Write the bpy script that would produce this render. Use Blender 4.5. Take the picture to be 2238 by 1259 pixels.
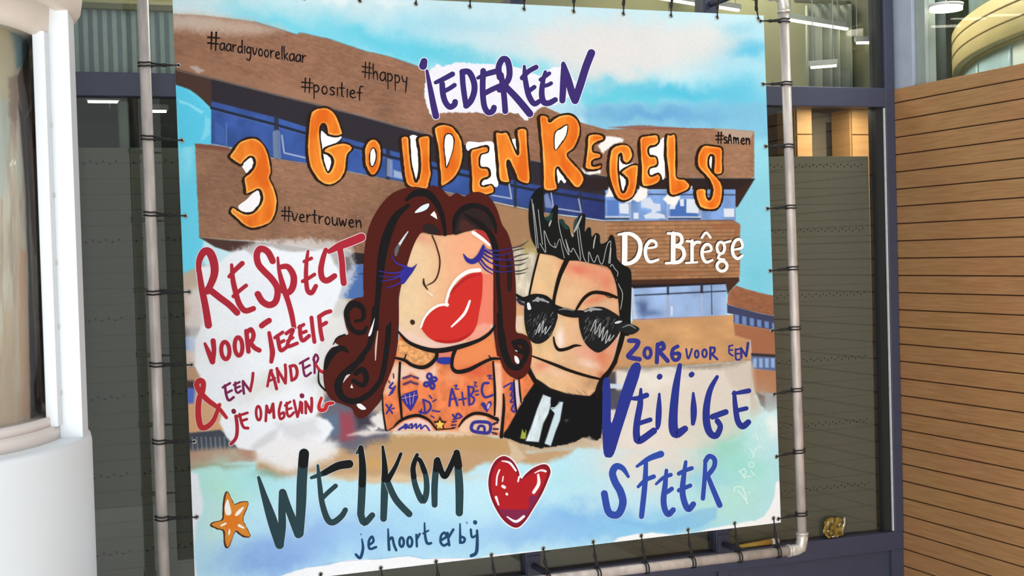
import bpy, bmesh, math, random
import numpy as np
from mathutils import Vector, Matrix
from mathutils.geometry import tessellate_polygon

scene = bpy.context.scene
for _o in list(bpy.data.objects):
    bpy.data.objects.remove(_o)
COL = scene.collection
random.seed(7)

# ------------------------------------------------------------------ camera
FPX, YAW, PIT, ROL = 2937.5, -0.35477, -0.0236973, -0.0281566
CX, CY = 1119.0, 629.5
CAM = np.array([-2.17, -6.0, 2.45])
_F = np.array([-math.sin(YAW) * math.cos(PIT), math.cos(YAW) * math.cos(PIT), math.sin(PIT)])
_r0 = np.array([math.cos(YAW), math.sin(YAW), 0.0])
_u0 = np.cross(_r0, _F)
_R = _r0 * math.cos(ROL) + _u0 * math.sin(ROL)
_U = -_r0 * math.sin(ROL) + _u0 * math.cos(ROL)
cam_data = bpy.data.cameras.new('camera')
cam_data.sensor_width = 36.0
cam_data.lens = FPX * 36.0 / 2238.0
cam_data.clip_start = 0.05
cam_data.clip_end = 100
cam = bpy.data.objects.new('camera', cam_data)
COL.objects.link(cam)
cam.matrix_world = Matrix(((_R[0], _U[0], -_F[0], CAM[0]), (_R[1], _U[1], -_F[1], CAM[1]),
                           (_R[2], _U[2], -_F[2], CAM[2]), (0, 0, 0, 1)))
scene.camera = cam

# ------------------------------------------------------------------ daylight
world = bpy.data.worlds.new('daylight')
scene.world = world
world.use_nodes = True
wn = world.node_tree
wn.nodes.clear()
w_out = wn.nodes.new('ShaderNodeOutputWorld')
w_bg = wn.nodes.new('ShaderNodeBackground')
w_tc = wn.nodes.new('ShaderNodeTexCoord')
w_sep = wn.nodes.new('ShaderNodeSeparateXYZ')
w_ramp = wn.nodes.new('ShaderNodeValToRGB')
w_ramp.color_ramp.elements[0].position = 0.40
w_ramp.color_ramp.elements[0].color = (0.90, 0.90, 0.89, 1)
w_ramp.color_ramp.elements[1].position = 0.75
w_ramp.color_ramp.elements[1].color = (0.78, 0.83, 0.88, 1)
w_map = wn.nodes.new('ShaderNodeMapRange')
w_map.inputs['From Min'].default_value = -1
w_map.inputs['From Max'].default_value = 1
wn.links.new(w_tc.outputs['Generated'], w_sep.inputs[0])
wn.links.new(w_sep.outputs['Z'], w_map.inputs['Value'])
wn.links.new(w_map.outputs[0], w_ramp.inputs[0])
wn.links.new(w_ramp.outputs[0], w_bg.inputs['Color'])
w_bg.inputs['Strength'].default_value = 0.80
wn.links.new(w_bg.outputs[0], w_out.inputs[0])


def area_light(name, loc, target, size, power, color=(1, 1, 1)):
    ld = bpy.data.lights.new(name, 'AREA')
    ld.shape = 'RECTANGLE'
    ld.size, ld.size_y = size
    ld.energy = power
    ld.color = color
    o = bpy.data.objects.new(name, ld)
    COL.objects.link(o)
    o.location = loc
    d = Vector(target) - Vector(loc)
    o.rotation_euler = d.to_track_quat('-Z', 'Y').to_euler()
    return o


# the glazed roof of the hall, high above and in front of the banner
area_light('roof_skylight', (0.2, -5.0, 7.3), (0.3, 0.0, 1.8), (6.0, 3.0), 10, (0.97, 0.99, 1.0))
# unseen fill added behind the camera, evening out the banner from the front
area_light('front_fill', (-4.7, -10.3, 1.6), (1.2, 0.0, 1.2), (6.0, 3.2), 560, (0.97, 0.99, 1.0))
# a warm wall washer of the hall, over on the right of the boarded wall
area_light('wall_washer', (1.2, -3.6, 2.4), (3.9, -2.2, 1.2), (0.5, 0.5), 24, (1.0, 0.72, 0.42))

scene.view_settings.view_transform = 'Standard'
scene.view_settings.look = 'None'
scene.view_settings.gamma = 1.0
scene.view_settings.use_curve_mapping = False
scene.view_settings.exposure = 0.15


# ------------------------------------------------------------------ helpers
def ray(px, py):
    return _R * ((px - CX) / FPX) - _U * ((py - CY) / FPX) + _F


def at(px, py, Y):                       # pixel of the photo -> point on the plane y = Y
    d = ray(px, py)
    return Vector(CAM + d * ((Y - CAM[1]) / d[1]))


def atx(px, py, X):                      # ... on the plane x = X
    d = ray(px, py)
    return Vector(CAM + d * ((X - CAM[0]) / d[0]))


def atd(px, py, depth):                  # ... at a distance along the view axis
    return Vector(CAM + ray(px, py) * depth)


def lin(c):
    c = np.asarray(c, float) / 255.0
    return np.where(c <= 0.04045, c / 12.92, ((c + 0.055) / 1.055) ** 2.4)


def rgba(c, k=1.0):
    v = np.clip(lin(c) * k, 0, 1)
    return (float(v[0]), float(v[1]), float(v[2]), 1.0)


def mat(name, color, rough=0.6, metal=0.0, noise=0.0, scale=8.0, bump=0.0, stretch=(1, 1, 1), spec=0.5, color2=None):
    m = bpy.data.materials.new(name)
    m.use_nodes = True
    nt = m.node_tree
    b = nt.nodes['Principled BSDF']
    b.inputs['Roughness'].default_value = rough
    b.inputs['Metallic'].default_value = metal
    b.inputs['Specular IOR Level'].default_value = spec
    tc = nt.nodes.new('ShaderNodeTexCoord')
    mp = nt.nodes.new('ShaderNodeMapping')
    mp.inputs['Scale'].default_value = stretch
    nz = nt.nodes.new('ShaderNodeTexNoise')
    nz.inputs['Scale'].default_value = scale
    nz.inputs['Detail'].default_value = 5
    rp = nt.nodes.new('ShaderNodeValToRGB')
    c1 = np.array(rgba(color)[:3])
    c2 = np.array(rgba(color2)[:3]) if color2 is not None else None
    if c2 is None:
        lo, hi = c1 * (1 - noise), np.clip(c1 * (1 + noise), 0, 1)
    else:
        lo, hi = c1, c2
    rp.color_ramp.elements[0].position = 0.32
    rp.color_ramp.elements[1].position = 0.68
    rp.color_ramp.elements[0].color = (*lo, 1)
    rp.color_ramp.elements[1].color = (*hi, 1)
    nt.links.new(tc.outputs['Object'], mp.inputs[0])
    nt.links.new(mp.outputs[0], nz.inputs['Vector'])
    nt.links.new(nz.outputs['Fac'], rp.inputs[0])
    nt.links.new(rp.outputs[0], b.inputs['Base Color'])
    if bump:
        bp = nt.nodes.new('ShaderNodeBump')
        bp.inputs['Strength'].default_value = bump
        bp.inputs['Distance'].default_value = 0.004
        nt.links.new(nz.outputs['Fac'], bp.inputs['Height'])
        nt.links.new(bp.outputs[0], b.inputs['Normal'])
    return m


def glass_mat(name, tint=(0.9, 0.93, 0.92), ior=1.5, gloss=1.0):
    m = bpy.data.materials.new(name)
    m.use_nodes = True
    nt = m.node_tree
    nt.nodes.clear()
    out = nt.nodes.new('ShaderNodeOutputMaterial')
    mix = nt.nodes.new('ShaderNodeMixShader')
    tr = nt.nodes.new('ShaderNodeBsdfTransparent')
    gl = nt.nodes.new('ShaderNodeBsdfGlossy')
    fr = nt.nodes.new('ShaderNodeFresnel')
    nz = nt.nodes.new('ShaderNodeTexNoise')
    bp = nt.nodes.new('ShaderNodeBump')
    nz.inputs['Scale'].default_value = 2.0
    bp.inputs['Strength'].default_value = 0.02
    nt.links.new(nz.outputs['Fac'], bp.inputs['Height'])
    nt.links.new(bp.outputs[0], gl.inputs['Normal'])
    tr.inputs[0].default_value = (*tint, 1)
    gl.inputs['Color'].default_value = (gloss, gloss, gloss, 1)
    gl.inputs['Roughness'].default_value = 0.02
    geo = nt.nodes.new('ShaderNodeNewGeometry')
    mr = nt.nodes.new('ShaderNodeMapRange')
    mr.inputs['To Min'].default_value = ior
    mr.inputs['To Max'].default_value = 1.0 / ior
    nt.links.new(geo.outputs['Backfacing'], mr.inputs['Value'])
    nt.links.new(mr.outputs[0], fr.inputs['IOR'])
    nt.links.new(fr.outputs[0], mix.inputs[0])
    nt.links.new(tr.outputs[0], mix.inputs[1])
    nt.links.new(gl.outputs[0], mix.inputs[2])
    nt.links.new(mix.outputs[0], out.inputs[0])
    return m


def glow_mat(name, color, strength):
    m = bpy.data.materials.new(name)
    m.use_nodes = True
    nt = m.node_tree
    b = nt.nodes['Principled BSDF']
    b.inputs['Base Color'].default_value = (0.8, 0.8, 0.8, 1)
    b.inputs['Emission Color'].default_value = rgba(color)
    b.inputs['Emission Strength'].default_value = strength
    return m


class MB:
    """collects shapes and links them as ONE mesh object"""

    def __init__(self):
        self.bm = bmesh.new()
        self.mi = 0

    def _mark(self, faces):
        for f in faces:
            f.material_index = self.mi

    def box(self, a, b, bev=0.0, M=None):
        a, b = Vector(a), Vector(b)
        r = bmesh.ops.create_cube(self.bm, size=1.0)
        vs = r['verts']
        c, s = (a + b) / 2, b - a
        for v in vs:
            v.co = Vector((c[i] + v.co[i] * abs(s[i]) for i in range(3)))
        fs = {f for v in vs for f in v.link_faces}
        self._mark(fs)
        if bev:
            es = list({e for v in vs for e in v.link_edges})
            q = bmesh.ops.bevel(self.bm, geom=es, offset=bev, segments=2, affect='EDGES', profile=0.5)
            self._mark(q['faces'])
            vs = list({v for f in q['faces'] for v in f.verts} | {v for v in vs if v.is_valid})
        if M is not None:
            for v in vs:
                v.co = M @ v.co
        return self

    def tube(self, pts, rad, seg=12, closed=False, cap=True):
        pts = [Vector(p) for p in pts]
        n = len(pts)
        rads = rad if isinstance(rad, (list, tuple)) else [rad] * n
        rings = []
        up = None
        for i in range(n):
            if closed:
                t = (pts[(i + 1) % n] - pts[i - 1])
            else:
                t = pts[min(i + 1, n - 1)] - pts[max(i - 1, 0)]
            t.normalize()
            if up is None:
                up = Vector((0, 0, 1)) if abs(t.z) < 0.9 else Vector((1, 0, 0))
            a = t.cross(up)
            if a.length < 1e-6:
                a = t.orthogonal()
            a.normalize()
            b = a.cross(t).normalized()
            up = b
            rings.append([self.bm.verts.new(pts[i] + (a * math.cos(2 * math.pi * k / seg) + b * math.sin(2 * math.pi * k / seg)) * rads[i]) for k in range(seg)])
        m = n if closed else n - 1
        for i in range(m):
            A, B = rings[i], rings[(i + 1) % n]
            for k in range(seg):
                f = self.bm.faces.new((A[k], A[(k + 1) % seg], B[(k + 1) % seg], B[k]))
                f.smooth = True
                f.material_index = self.mi
        if cap and not closed:
            for R_, flip in ((rings[0], True), (rings[-1], False)):
                f = self.bm.faces.new(R_[::-1] if flip else R_)
                f.material_index = self.mi
        return self

    def lathe(self, prof, c, seg=96, a0=0.0, a1=2 * math.pi, close_prof=True):
        """profile (r, z) swept about the vertical axis through c"""
        full = abs(a1 - a0 - 2 * math.pi) < 1e-6
        n = seg if full else seg + 1
        rings = []
        for i in range(n):
            a = a0 + (a1 - a0) * i / seg
            rings.append([self.bm.verts.new((c[0] + r * math.cos(a), c[1] + r * math.sin(a), z)) for r, z in prof])
        m = len(prof)
        for i in range(seg):
            A, B = rings[i], rings[(i + 1) % n]
            for k in range(m if close_prof else m - 1):
                f = self.bm.faces.new((A[k], B[k], B[(k + 1) % m], A[(k + 1) % m]))
                f.smooth = True
                f.material_index = self.mi
        if not full and close_prof:
            self._mark([self.bm.faces.new(rings[0]), self.bm.faces.new(rings[-1][::-1])])
        return self

    def quad(self, *p):
        f = self.bm.faces.new([self.bm.verts.new(Vector(q)) for q in p])
        f.material_index = self.mi
        return self

    def build(self, name, mats, parent=None, origin=None, fix=True):
        if fix:
            bmesh.ops.recalc_face_normals(self.bm, faces=self.bm.faces[:])
        me = bpy.data.meshes.new(name)
        self.bm.to_mesh(me)
        self.bm.free()
        for m in (mats if isinstance(mats, (list, tuple)) else [mats]):
            me.materials.append(m)
        o = bpy.data.objects.new(name, me)
        COL.objects.link(o)
        if origin is not None:
            me.transform(Matrix.Translation(-Vector(origin)))
            o.location = origin
        if parent is not None:
            put(o, parent)
        return o


def put(o, parent):
    o.parent = parent
    q = parent
    off = Vector((0, 0, 0))
    while q is not None:
        off += Vector(q.location)
        q = q.parent
    o.location = Vector(o.location) - off


def tag(o, label=None, cat=None, group=None, kind=None):
    if label:
        o['label'] = label
    if cat:
        o['category'] = cat
    if group:
        o['group'] = group
    if kind:
        o['kind'] = kind
    return o


def thing(name, label, cat, loc=(0, 0, 0), group=None, kind=None):
    o = bpy.data.objects.new(name, None)
    o.empty_display_size = 0.1
    COL.objects.link(o)
    o.location = loc
    return tag(o, label, cat, group, kind)


def struct(o):
    o['kind'] = 'structure'
    return o
# ------------------------------------------------------------------ materials
M_FRAME = mat('dark_blue_grey_frame_paint', (58, 62, 82), 0.45, noise=0.05, scale=20)
M_FRAMEL = mat('pale_blue_grey_paint', (160, 170, 186), 0.5, noise=0.04, scale=12)
M_FRAMEG = mat('pale_green_grey_paint', (140, 150, 146), 0.5, noise=0.04, scale=12)
M_SEAL = mat('white_sealant', (205, 208, 204), 0.5, noise=0.08, scale=30)
M_GASKET = mat('black_gasket', (26, 28, 30), 0.6)
M_GLASS = glass_mat("window_glass", (0.88, 0.90, 0.88), 1.5, 0.9)
M_BLIND = mat('olive_grey_blind_fabric', (106, 105, 94), 0.85, noise=0.06, scale=120, stretch=(1, 1, 1))
M_HOLE = mat('cord_hole_shade', (30, 29, 27), 0.9)
M_WHITE = mat('white_lacquered_board', (226, 231, 234), 0.42, noise=0.02, scale=3)
M_CREAM = mat('cream_painted_plaster', (238, 226, 212), 0.6, noise=0.04, scale=3)
M_STEEL = mat('galvanised_steel', (190, 180, 174), 0.5, metal=0.2, noise=0.2, scale=26, stretch=(1, 1, 0.25), bump=0.1)
M_STEELB = mat('bright_galvanised_fitting', (206, 202, 194), 0.4, metal=0.35, noise=0.12, scale=30)
M_CORD = mat('black_elastic_cord', (24, 23, 24), 0.7, noise=0.3, scale=200)
M_EYE = mat('nickel_eyelet', (170, 168, 160), 0.3, metal=0.9)
M_OLIVE = mat('olive_painted_wall', (120, 118, 86), 0.8, noise=0.05, scale=4)
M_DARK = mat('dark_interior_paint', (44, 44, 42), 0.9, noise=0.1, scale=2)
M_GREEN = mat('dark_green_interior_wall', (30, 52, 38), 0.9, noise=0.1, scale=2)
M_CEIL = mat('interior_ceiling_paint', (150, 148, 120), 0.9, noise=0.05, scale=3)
M_OAK = mat('pale_oak_panel', (196, 150, 96), 0.6, noise=0.1, scale=5, stretch=(0.6, 0.6, 6))
M_FLOOR = mat('grey_hall_floor', (238, 235, 230), 0.5, noise=0.03, scale=5)
M_LAMP = glow_mat('lamp_diffuser', (255, 246, 224), 5.0)
M_LAMPCASE = mat('lamp_case_metal', (190, 190, 185), 0.5)

# ------------------------------------------------------------------ the hall
YG = 0.34            # plane of the window glass
YF = 0.30            # front of the window frames
XW = at(1965, 700, YF).x        # face of the boarded wall on the right
XL = -4.2
ZTOP = 4.75

struct(MB().box((XL, -7.5, -0.1), (XW + 3.7, 3.6, 0.0)).build('floor', M_FLOOR))

z_tr1 = (at(1830, 195, YF).z + at(280, 152, YF).z) / 2       # transom, top and bottom
z_tr0 = (at(1835, 237, YF).z + at(280, 205, YF).z) / 2
z_sill1 = at(1870, 1172, YF).z
z_sill0 = at(1805, 1221, YF).z
x_mid = at(1581, 1185, YF).x
x_postL = at(1943, 600, YF).x
bay = x_postL - x_mid
mull = [x_mid - bay * k for k in range(0, 5)]

b = MB()
b.box((XL, YF, z_tr0), (XW, YF + 0.10, z_tr1), 0.004)
struct(b.build('trim_1', M_FRAME))
b = MB()                                            # sill rail with its sloping bead, and the boarded parapet below
b.box((XL, YF, z_sill0), (XW, YF + 0.10, z_sill1), 0.004)
struct(b.build('trim_2', M_FRAME))
b = MB()
b.box((XL, YF + 0.03, 0.0), (x_mid - 0.03, YF + 0.10, z_sill0 + 0.002))
b.box((x_mid + 0.03, YF + 0.03, 0.0), (x_postL, YF + 0.10, z_sill0 + 0.002))
b.box((x_mid - 0.03, YF + 0.004, 0.0), (x_mid + 0.03, YF + 0.10, z_sill0 + 0.002))
b.box((x_postL - 0.02, YF + 0.004, 0.0), (XW, YF + 0.10, z_sill0 + 0.002))
b.box((XL, YF + 0.004, 0.0), (XW, YF + 0.10, 0.14))
struct(b.build('wall_back', M_FRAME))
b = MB()                                            # corner post, with its white bead of sealant
b.box((x_postL, YF - 0.004, z_sill1 - 0.002), (XW, YF + 0.12, ZTOP), 0.004)
b.mi = 1
b.box((x_postL - 0.006, YF + 0.004, z_sill1 + 0.004), (x_postL + 0.001, YF + 0.016, z_tr0 - 0.004))
b.mi = 2
b.box((x_postL - 0.052, YF + 0.02, z_sill1 + 0.002), (x_postL - 0.006, YF + 0.09, z_tr0 - 0.002))
b.box((x_postL - 0.035, YF + 0.02, z_tr1 + 0.002), (x_postL - 0.001, YF + 0.09, ZTOP))
struct(b.build('trim_3', [M_FRAME, M_SEAL, M_GASKET]))
for k, x in enumerate(mull):
    b = MB()
    w = 0.04
    b.box((x - w, YF + 0.002, z_sill1 - 0.001), (x + w, YF + 0.10, z_tr0 + 0.001), 0.003)
    b.box((x - w, YF + 0.002, z_tr1 - 0.001), (x + w, YF + 0.10, ZTOP), 0.003)
    struct(b.build('trim_%d' % (4 + k), M_FRAME))
edges = [XL] + sorted(mull) + [x_postL]
wn_i = 1
for i in range(len(edges) - 1):
    for (z0, z1) in ((z_sill1, z_tr0), (z_tr1, ZTOP)):
        b = MB()
        b.box((edges[i] + 0.03, YG, z0 - 0.005), (edges[i + 1] - 0.03, YG + 0.006, z1 + 0.005))
        struct(b.build('window_%d' % wn_i, M_GLASS))
        wn_i += 1

# the room behind the glass: two storeys, back wall, ends, ceilings
YB = 3.2
struct(MB().box((XL, YB, 0.0), (XW + 0.14, YB + 0.1, ZTOP)).build('wall_far', M_OLIVE))
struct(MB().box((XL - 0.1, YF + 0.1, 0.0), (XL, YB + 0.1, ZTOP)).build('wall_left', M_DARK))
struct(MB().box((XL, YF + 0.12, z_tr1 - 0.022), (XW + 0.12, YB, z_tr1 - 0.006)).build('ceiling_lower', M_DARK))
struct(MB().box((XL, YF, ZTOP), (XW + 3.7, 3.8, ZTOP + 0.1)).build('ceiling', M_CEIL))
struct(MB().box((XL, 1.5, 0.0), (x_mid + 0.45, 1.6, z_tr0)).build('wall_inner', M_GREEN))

# ------------------------------------------------------------------ blinds behind the glass
zb_l = at(260, 322, YG + 0.05).z
zb_r = at(1830, 341, YG + 0.05).z
z_dot = [at(300, y, YG + 0.05).z for y in (355, 527, 695, 866, 1036, 1205)]
pitch_dot = (z_dot[0] - z_dot[-1]) / 5.0


def blind(x0, x1, ztop, zd0, dpitch, fold, label):
    y = YG + 0.05
    zbot = z_sill1 + 0.003
    b = MB()
    z = ztop
    while z > zbot + 0.002:
        zl = max(z - fold, zbot)
        b.box((x0, y, zl + 0.0016), (x1, y + 0.007, z - 0.0016), 0.0014)
        z = zl
    b.box((x0, y + 0.003, zbot), (x1, y + 0.006, ztop - 0.002))
    b.mi = 1
    zz = zd0
    k = 0
    while zz > zbot + 0.03:
        n = int((x1 - x0 - 0.02) / dpitch)
        for j in range(n):
            cx_ = x0 + 0.015 + j * dpitch
            cz = zz + (0.0055 if j % 2 else -0.0055)
            r = 0.0046
            vs = [b.bm.verts.new((cx_ + r * math.cos(a * math.pi / 4), y - 0.0006, cz + r * math.sin(a * math.pi / 4))) for a in range(8)]
            f = b.bm.faces.new(vs)
            f.material_index = 1
        zz -= pitch_dot
        k += 1
    o = b.build('window_blind', [M_BLIND, M_HOLE])
    return tag(o, label, 'blind', 'lowered blinds behind the glass')


x_seam = at(293, 600, YG + 0.05).x
blind(XL + 0.05, x_seam - 0.001, zb_l, z_dot[0], 0.0285, pitch_dot / 5, 'olive grey pleated blind between the white showcase and the left banner pole')
blind(x_seam + 0.001, x_mid - 0.045, zb_l, z_dot[0] + 0.004, 0.0285, pitch_dot / 5, 'olive grey pleated blind mostly hidden behind the printed banner')
blind(x_mid + 0.045, x_postL - 0.056, zb_r, at(1835, 362, YG + 0.05).z, 0.0225, pitch_dot / 4, 'olive grey pleated blind between the right banner pole and the corner post')

# ------------------------------------------------------------------ boarded wall on the right
M_BOARD = bpy.data.materials.new('oiled_wood_boards')
M_BOARD.use_nodes = True
_nt = M_BOARD.node_tree
_b = _nt.nodes['Principled BSDF']
_b.inputs['Roughness'].default_value = 0.5
_tc = _nt.nodes.new('ShaderNodeTexCoord')
_mp = _nt.nodes.new('ShaderNodeMapping')
_mp.inputs['Scale'].default_value = (2.0, 1.2, 26.0)
_n1 = _nt.nodes.new('ShaderNodeTexNoise')
_n1.inputs['Scale'].default_value = 4.0
_n1.inputs['Detail'].default_value = 8
_n1.inputs['Distortion'].default_value = 0.6
_r1 = _nt.nodes.new('ShaderNodeValToRGB')
_r1.color_ramp.elements[0].position = 0.3
_r1.color_ramp.elements[0].color = rgba((160, 116, 71))
_r1.color_ramp.elements[1].position = 0.7
_r1.color_ramp.elements[1].color = rgba((182, 137, 90))
_n2 = _nt.nodes.new('ShaderNodeTexNoise')
_n2.inputs['Scale'].default_value = 1.6
_n2.inputs['Detail'].default_value = 3
_mx = _nt.nodes.new('ShaderNodeMixRGB')
_mx.blend_type = 'MULTIPLY'
_mx.inputs['Fac'].default_value = 0.22
_nt.links.new(_tc.outputs['Object'], _mp.inputs[0])
_nt.links.new(_mp.outputs[0], _n1.inputs['Vector'])
_nt.links.new(_tc.outputs['Object'], _n2.inputs['Vector'])
_nt.links.new(_n1.outputs['Fac'], _r1.inputs[0])
_nt.links.new(_r1.outputs[0], _mx.inputs[1])
_nt.links.new(_n2.outputs['Color'], _mx.inputs[2])
_nt.links.new(_mx.outputs[0], _b.inputs['Base Color'])
M_GROOVE = mat('dark_board_groove', (70, 44, 26), 0.8)

zg1 = atx(1968, 222.7, XW).z
zg2 = atx(1990, 1167.3, XW).z
bp_ = (zg1 - zg2) / 25.0
z_wall = atx(1962, 193, XW).z
YN = -4.4
b = MB()
tops = [z_wall] + [zg1 - k * bp_ for k in range(0, 80)]
for k in range(len(tops) - 1):
    z1, z0 = tops[k], tops[k + 1]
    if z1 <= 0.02:
        break
    z0 = max(z0, 0.0)
    b.box((XW, YN, z0 + 0.003), (XW + 0.03, YF + 0.02, z1 - 0.003), 0.003)
b.mi = 1
b.box((XW + 0.012, YN, 0.0), (XW + 0.14, YF + 0.02, z_wall - 0.003))
struct(b.build('wall_right', [M_BOARD, M_GROOVE]))

# glazing above the boarded wall and the neighbouring room beyond it
y_m1 = atx(1990, 90, XW).y
y_m2 = atx(2012, 90, XW).y
b = MB()
b.box((XW + 0.01, y_m1, z_wall - 0.004), (XW + 0.12, YF + 0.02, ZTOP), 0.003)
b.mi = 1
b.box((XW + 0.03, y_m2, z_wall - 0.004), (XW + 0.10, y_m1 - 0.002, ZTOP), 0.003)
struct(b.build('trim_20', [M_FRAMEL, M_FRAMEG]))
struct(MB().box((XW + 0.05, YN, z_wall - 0.003), (XW + 0.056, y_m2 - 0.001, ZTOP)).build('window_40', M_GLASS))
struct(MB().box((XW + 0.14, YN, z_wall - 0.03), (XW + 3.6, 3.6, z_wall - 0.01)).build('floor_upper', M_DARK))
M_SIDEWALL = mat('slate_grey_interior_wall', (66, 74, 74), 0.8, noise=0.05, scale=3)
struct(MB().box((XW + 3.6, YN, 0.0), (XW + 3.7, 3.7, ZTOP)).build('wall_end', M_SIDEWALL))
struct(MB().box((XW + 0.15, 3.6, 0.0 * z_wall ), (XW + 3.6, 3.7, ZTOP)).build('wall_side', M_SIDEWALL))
struct(MB().box((XW + 0.10, y_m1 + 0.01, z_wall), (XW + 0.14, 3.2, ZTOP)).build('wall_return', M_OLIVE))
# ------------------------------------------------------------------ things inside the building, seen through the glass
def lamp(name, p0, p1, w, label, group, power=12, cat='ceiling light'):
    """slim linear luminaire hung from the ceiling by two wires"""
    p0, p1 = Vector(p0), Vector(p1)
    c = (p0 + p1) / 2
    t = thing(name, label, cat, c, group)
    d = (p1 - p0)
    L = d.length
    M = Matrix.Translation(c) @ d.to_track_quat('X', 'Z').to_matrix().to_4x4()
    MB().box((-L / 2, -w / 2, 0.0), (L / 2, w / 2, 0.03), 0.004, M).build('lamp_case', M_LAMPCASE, t)
    MB().box((-L / 2 + 0.01, -w / 2 + 0.006, -0.012), (L / 2 - 0.01, w / 2 - 0.006, 0.001), 0.003, M).build('diffuser', M_LAMP, t)
    return t


def hang(t, pts, ztop):
    for p in pts:
        MB().tube([(p[0], p[1], p[2]), (p[0], p[1], ztop)], 0.003, 6).build('suspension_wire', M_LAMPCASE, t)


def inner_light(name, loc, power, color, size=0.5):  # unseen disc light added to brighten the rooms behind the glass
    ld = bpy.data.lights.new(name, 'AREA')
    ld.shape = 'DISK'
    ld.size = size
    ld.energy = power
    ld.color = color
    o = bpy.data.objects.new(name, ld)
    COL.objects.link(o)
    o.location = loc
    return o


G_L = 'glowing strips imitating lamp reflections in the panes'
for (a, bb, Y, label, n) in (  # hung strips stand in for lamp reflections in these panes
        ((1704, 38), (1853, 62), 0.80, 'long bright strip imitating a lamp reflection in the upper right pane, beside the pole', 'strip_light'),
        ((1768, 146), (1832, 141), 0.50, 'small strip imitating a lamp reflection low in the upper right pane', 'strip_light'),
        ((1868, 92), (1904, 91), 0.66, 'small strip imitating a lamp reflection, right of the low one in the upper right pane', 'strip_light'),
        ((1440, -6), (1524, 8), 0.9, 'strip imitating a lamp reflection above the banner, left of the mullion', 'strip_light'),
        ((1560, 12), (1616, 21), 0.8, 'strip imitating a lamp reflection above the banner, right of the mullion', 'strip_light')):
    p0, p1 = at(a[0], a[1], Y), at(bb[0], bb[1], Y)
    e0 = at(a[0], a[1], Y + 1)                      # slide the first end along its sight line to the height of the other
    p0 = p0 + (e0 - p0) * ((p1.z - p0.z) / (e0.z - p0.z))
    t = lamp(n, p0, p1, 0.034, label, G_L)
    q = (p0 - p1) * 0.35
    c = (p0 + p1) / 2
    hang(t, [c + q, c - q], ZTOP + 0.01)
for (px, py, w, lab) in ((226, 220, 0.17, 'thin strip light in the dark room left of the banner pole'),
                         (346, 241, 0.10, 'thin strip light in the dark room between left pole and banner')):
    c = at(px, py, 1.0)
    t = lamp('strip_light', c - Vector((w / 2, 0, 0)), c + Vector((w / 2, 0, 0)), 0.022, lab, None)
    hang(t, [c + Vector((0.03, 0, 0.02))], z_tr0 + 0.02)
inner_light('upper_room_fill', (2.6, 2.0, ZTOP - 0.05), 120, (1.0, 0.95, 0.8), 1.6)  # added fill for the upper room, stands for no fixture
inner_light('upper_room_fill', (-0.6, 1.8, ZTOP - 0.05), 100, (1.0, 0.96, 0.85), 1.6)
inner_light('lower_room_fill', (x_postL + 0.1, 0.62, z_tr1 - 0.04), 12, (1.0, 0.88, 0.7), 0.6)  # added to brighten the oak units
inner_light('side_room_fill', (XW + 0.75, -0.5, ZTOP - 0.05), 110, (1.0, 0.98, 0.92), 1.6)  # added to brighten the curved fascia

# vertical slat blind, upper left pane
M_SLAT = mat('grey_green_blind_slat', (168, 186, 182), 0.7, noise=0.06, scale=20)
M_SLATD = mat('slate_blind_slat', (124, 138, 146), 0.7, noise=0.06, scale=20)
zt = at(280, 24, 0.5).z
zb_ = z_tr1 + 0.01
x0s, x1s = at(150, 80, 0.5).x, at(420, 80, 0.5).x
t = thing('vertical_blind', 'grey green vertical slat blind in the upper left pane beside the showcase', 'blind', ((x0s + x1s) / 2, 0.5, zt))
MB().box((x0s, 0.47, zt), (x1s, 0.53, zt + 0.03), 0.004).build('head_rail', M_OLIVE, t)
n = 26
for k in range(n):
    xc = x0s + (x1s - x0s) * (k + 0.5) / n
    w = (x1s - x0s) / n * 0.62
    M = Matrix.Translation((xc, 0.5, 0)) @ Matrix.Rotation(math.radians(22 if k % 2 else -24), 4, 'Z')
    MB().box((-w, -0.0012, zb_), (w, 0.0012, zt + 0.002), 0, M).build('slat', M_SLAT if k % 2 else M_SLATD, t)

# curtain, upper right pane : one hanging pleated cloth
M_CURT = mat('sheer_grey_curtain', (172, 176, 158), 0.9, noise=0.12, scale=6, stretch=(6, 6, 0.4))
b = MB()
xa, xb = at(1772, 100, 0.85).x, at(1942, 100, 0.85).x
nn = 120
top, bot = [], []
for i in range(nn + 1):
    f = i / nn
    x = xa + (xb - xa) * f
    y = 0.85 + 0.045 * math.sin(f * 52) + 0.02 * math.sin(f * 23 + 1)
    top.append(b.bm.verts.new((x, y, at(1850, 8, 0.85).z - 0.012)))
    bot.append(b.bm.verts.new((x, y + 0.01, z_tr1 + 0.005)))
for i in range(nn):
    f = b.bm.faces.new((bot[i], bot[i + 1], top[i + 1], top[i]))
    f.smooth = True
o = b.build('curtain', M_CURT, fix=False)
sm = o.modifiers.new('thickness', 'SOLIDIFY')
sm.thickness = 0.004
tag(o, 'sheer grey pleated curtain behind the upper right pane', 'curtain')
b = MB()
b.tube([(xa - 0.1, 0.85, at(1850, 6, 0.85).z), (xb + 0.02, 0.85, at(1850, 6, 0.85).z)], 0.014, 10)
for xx in (xa + 0.05, xb - 0.05):
    b.tube([(xx, 0.85, at(1850, 6, 0.85).z), (xx, 0.85, ZTOP + 0.01)], 0.006, 8)
tag(b.build('curtain_rail', M_OLIVE), 'olive rail carrying the sheer curtain behind the upper right pane', 'curtain rail')

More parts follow.
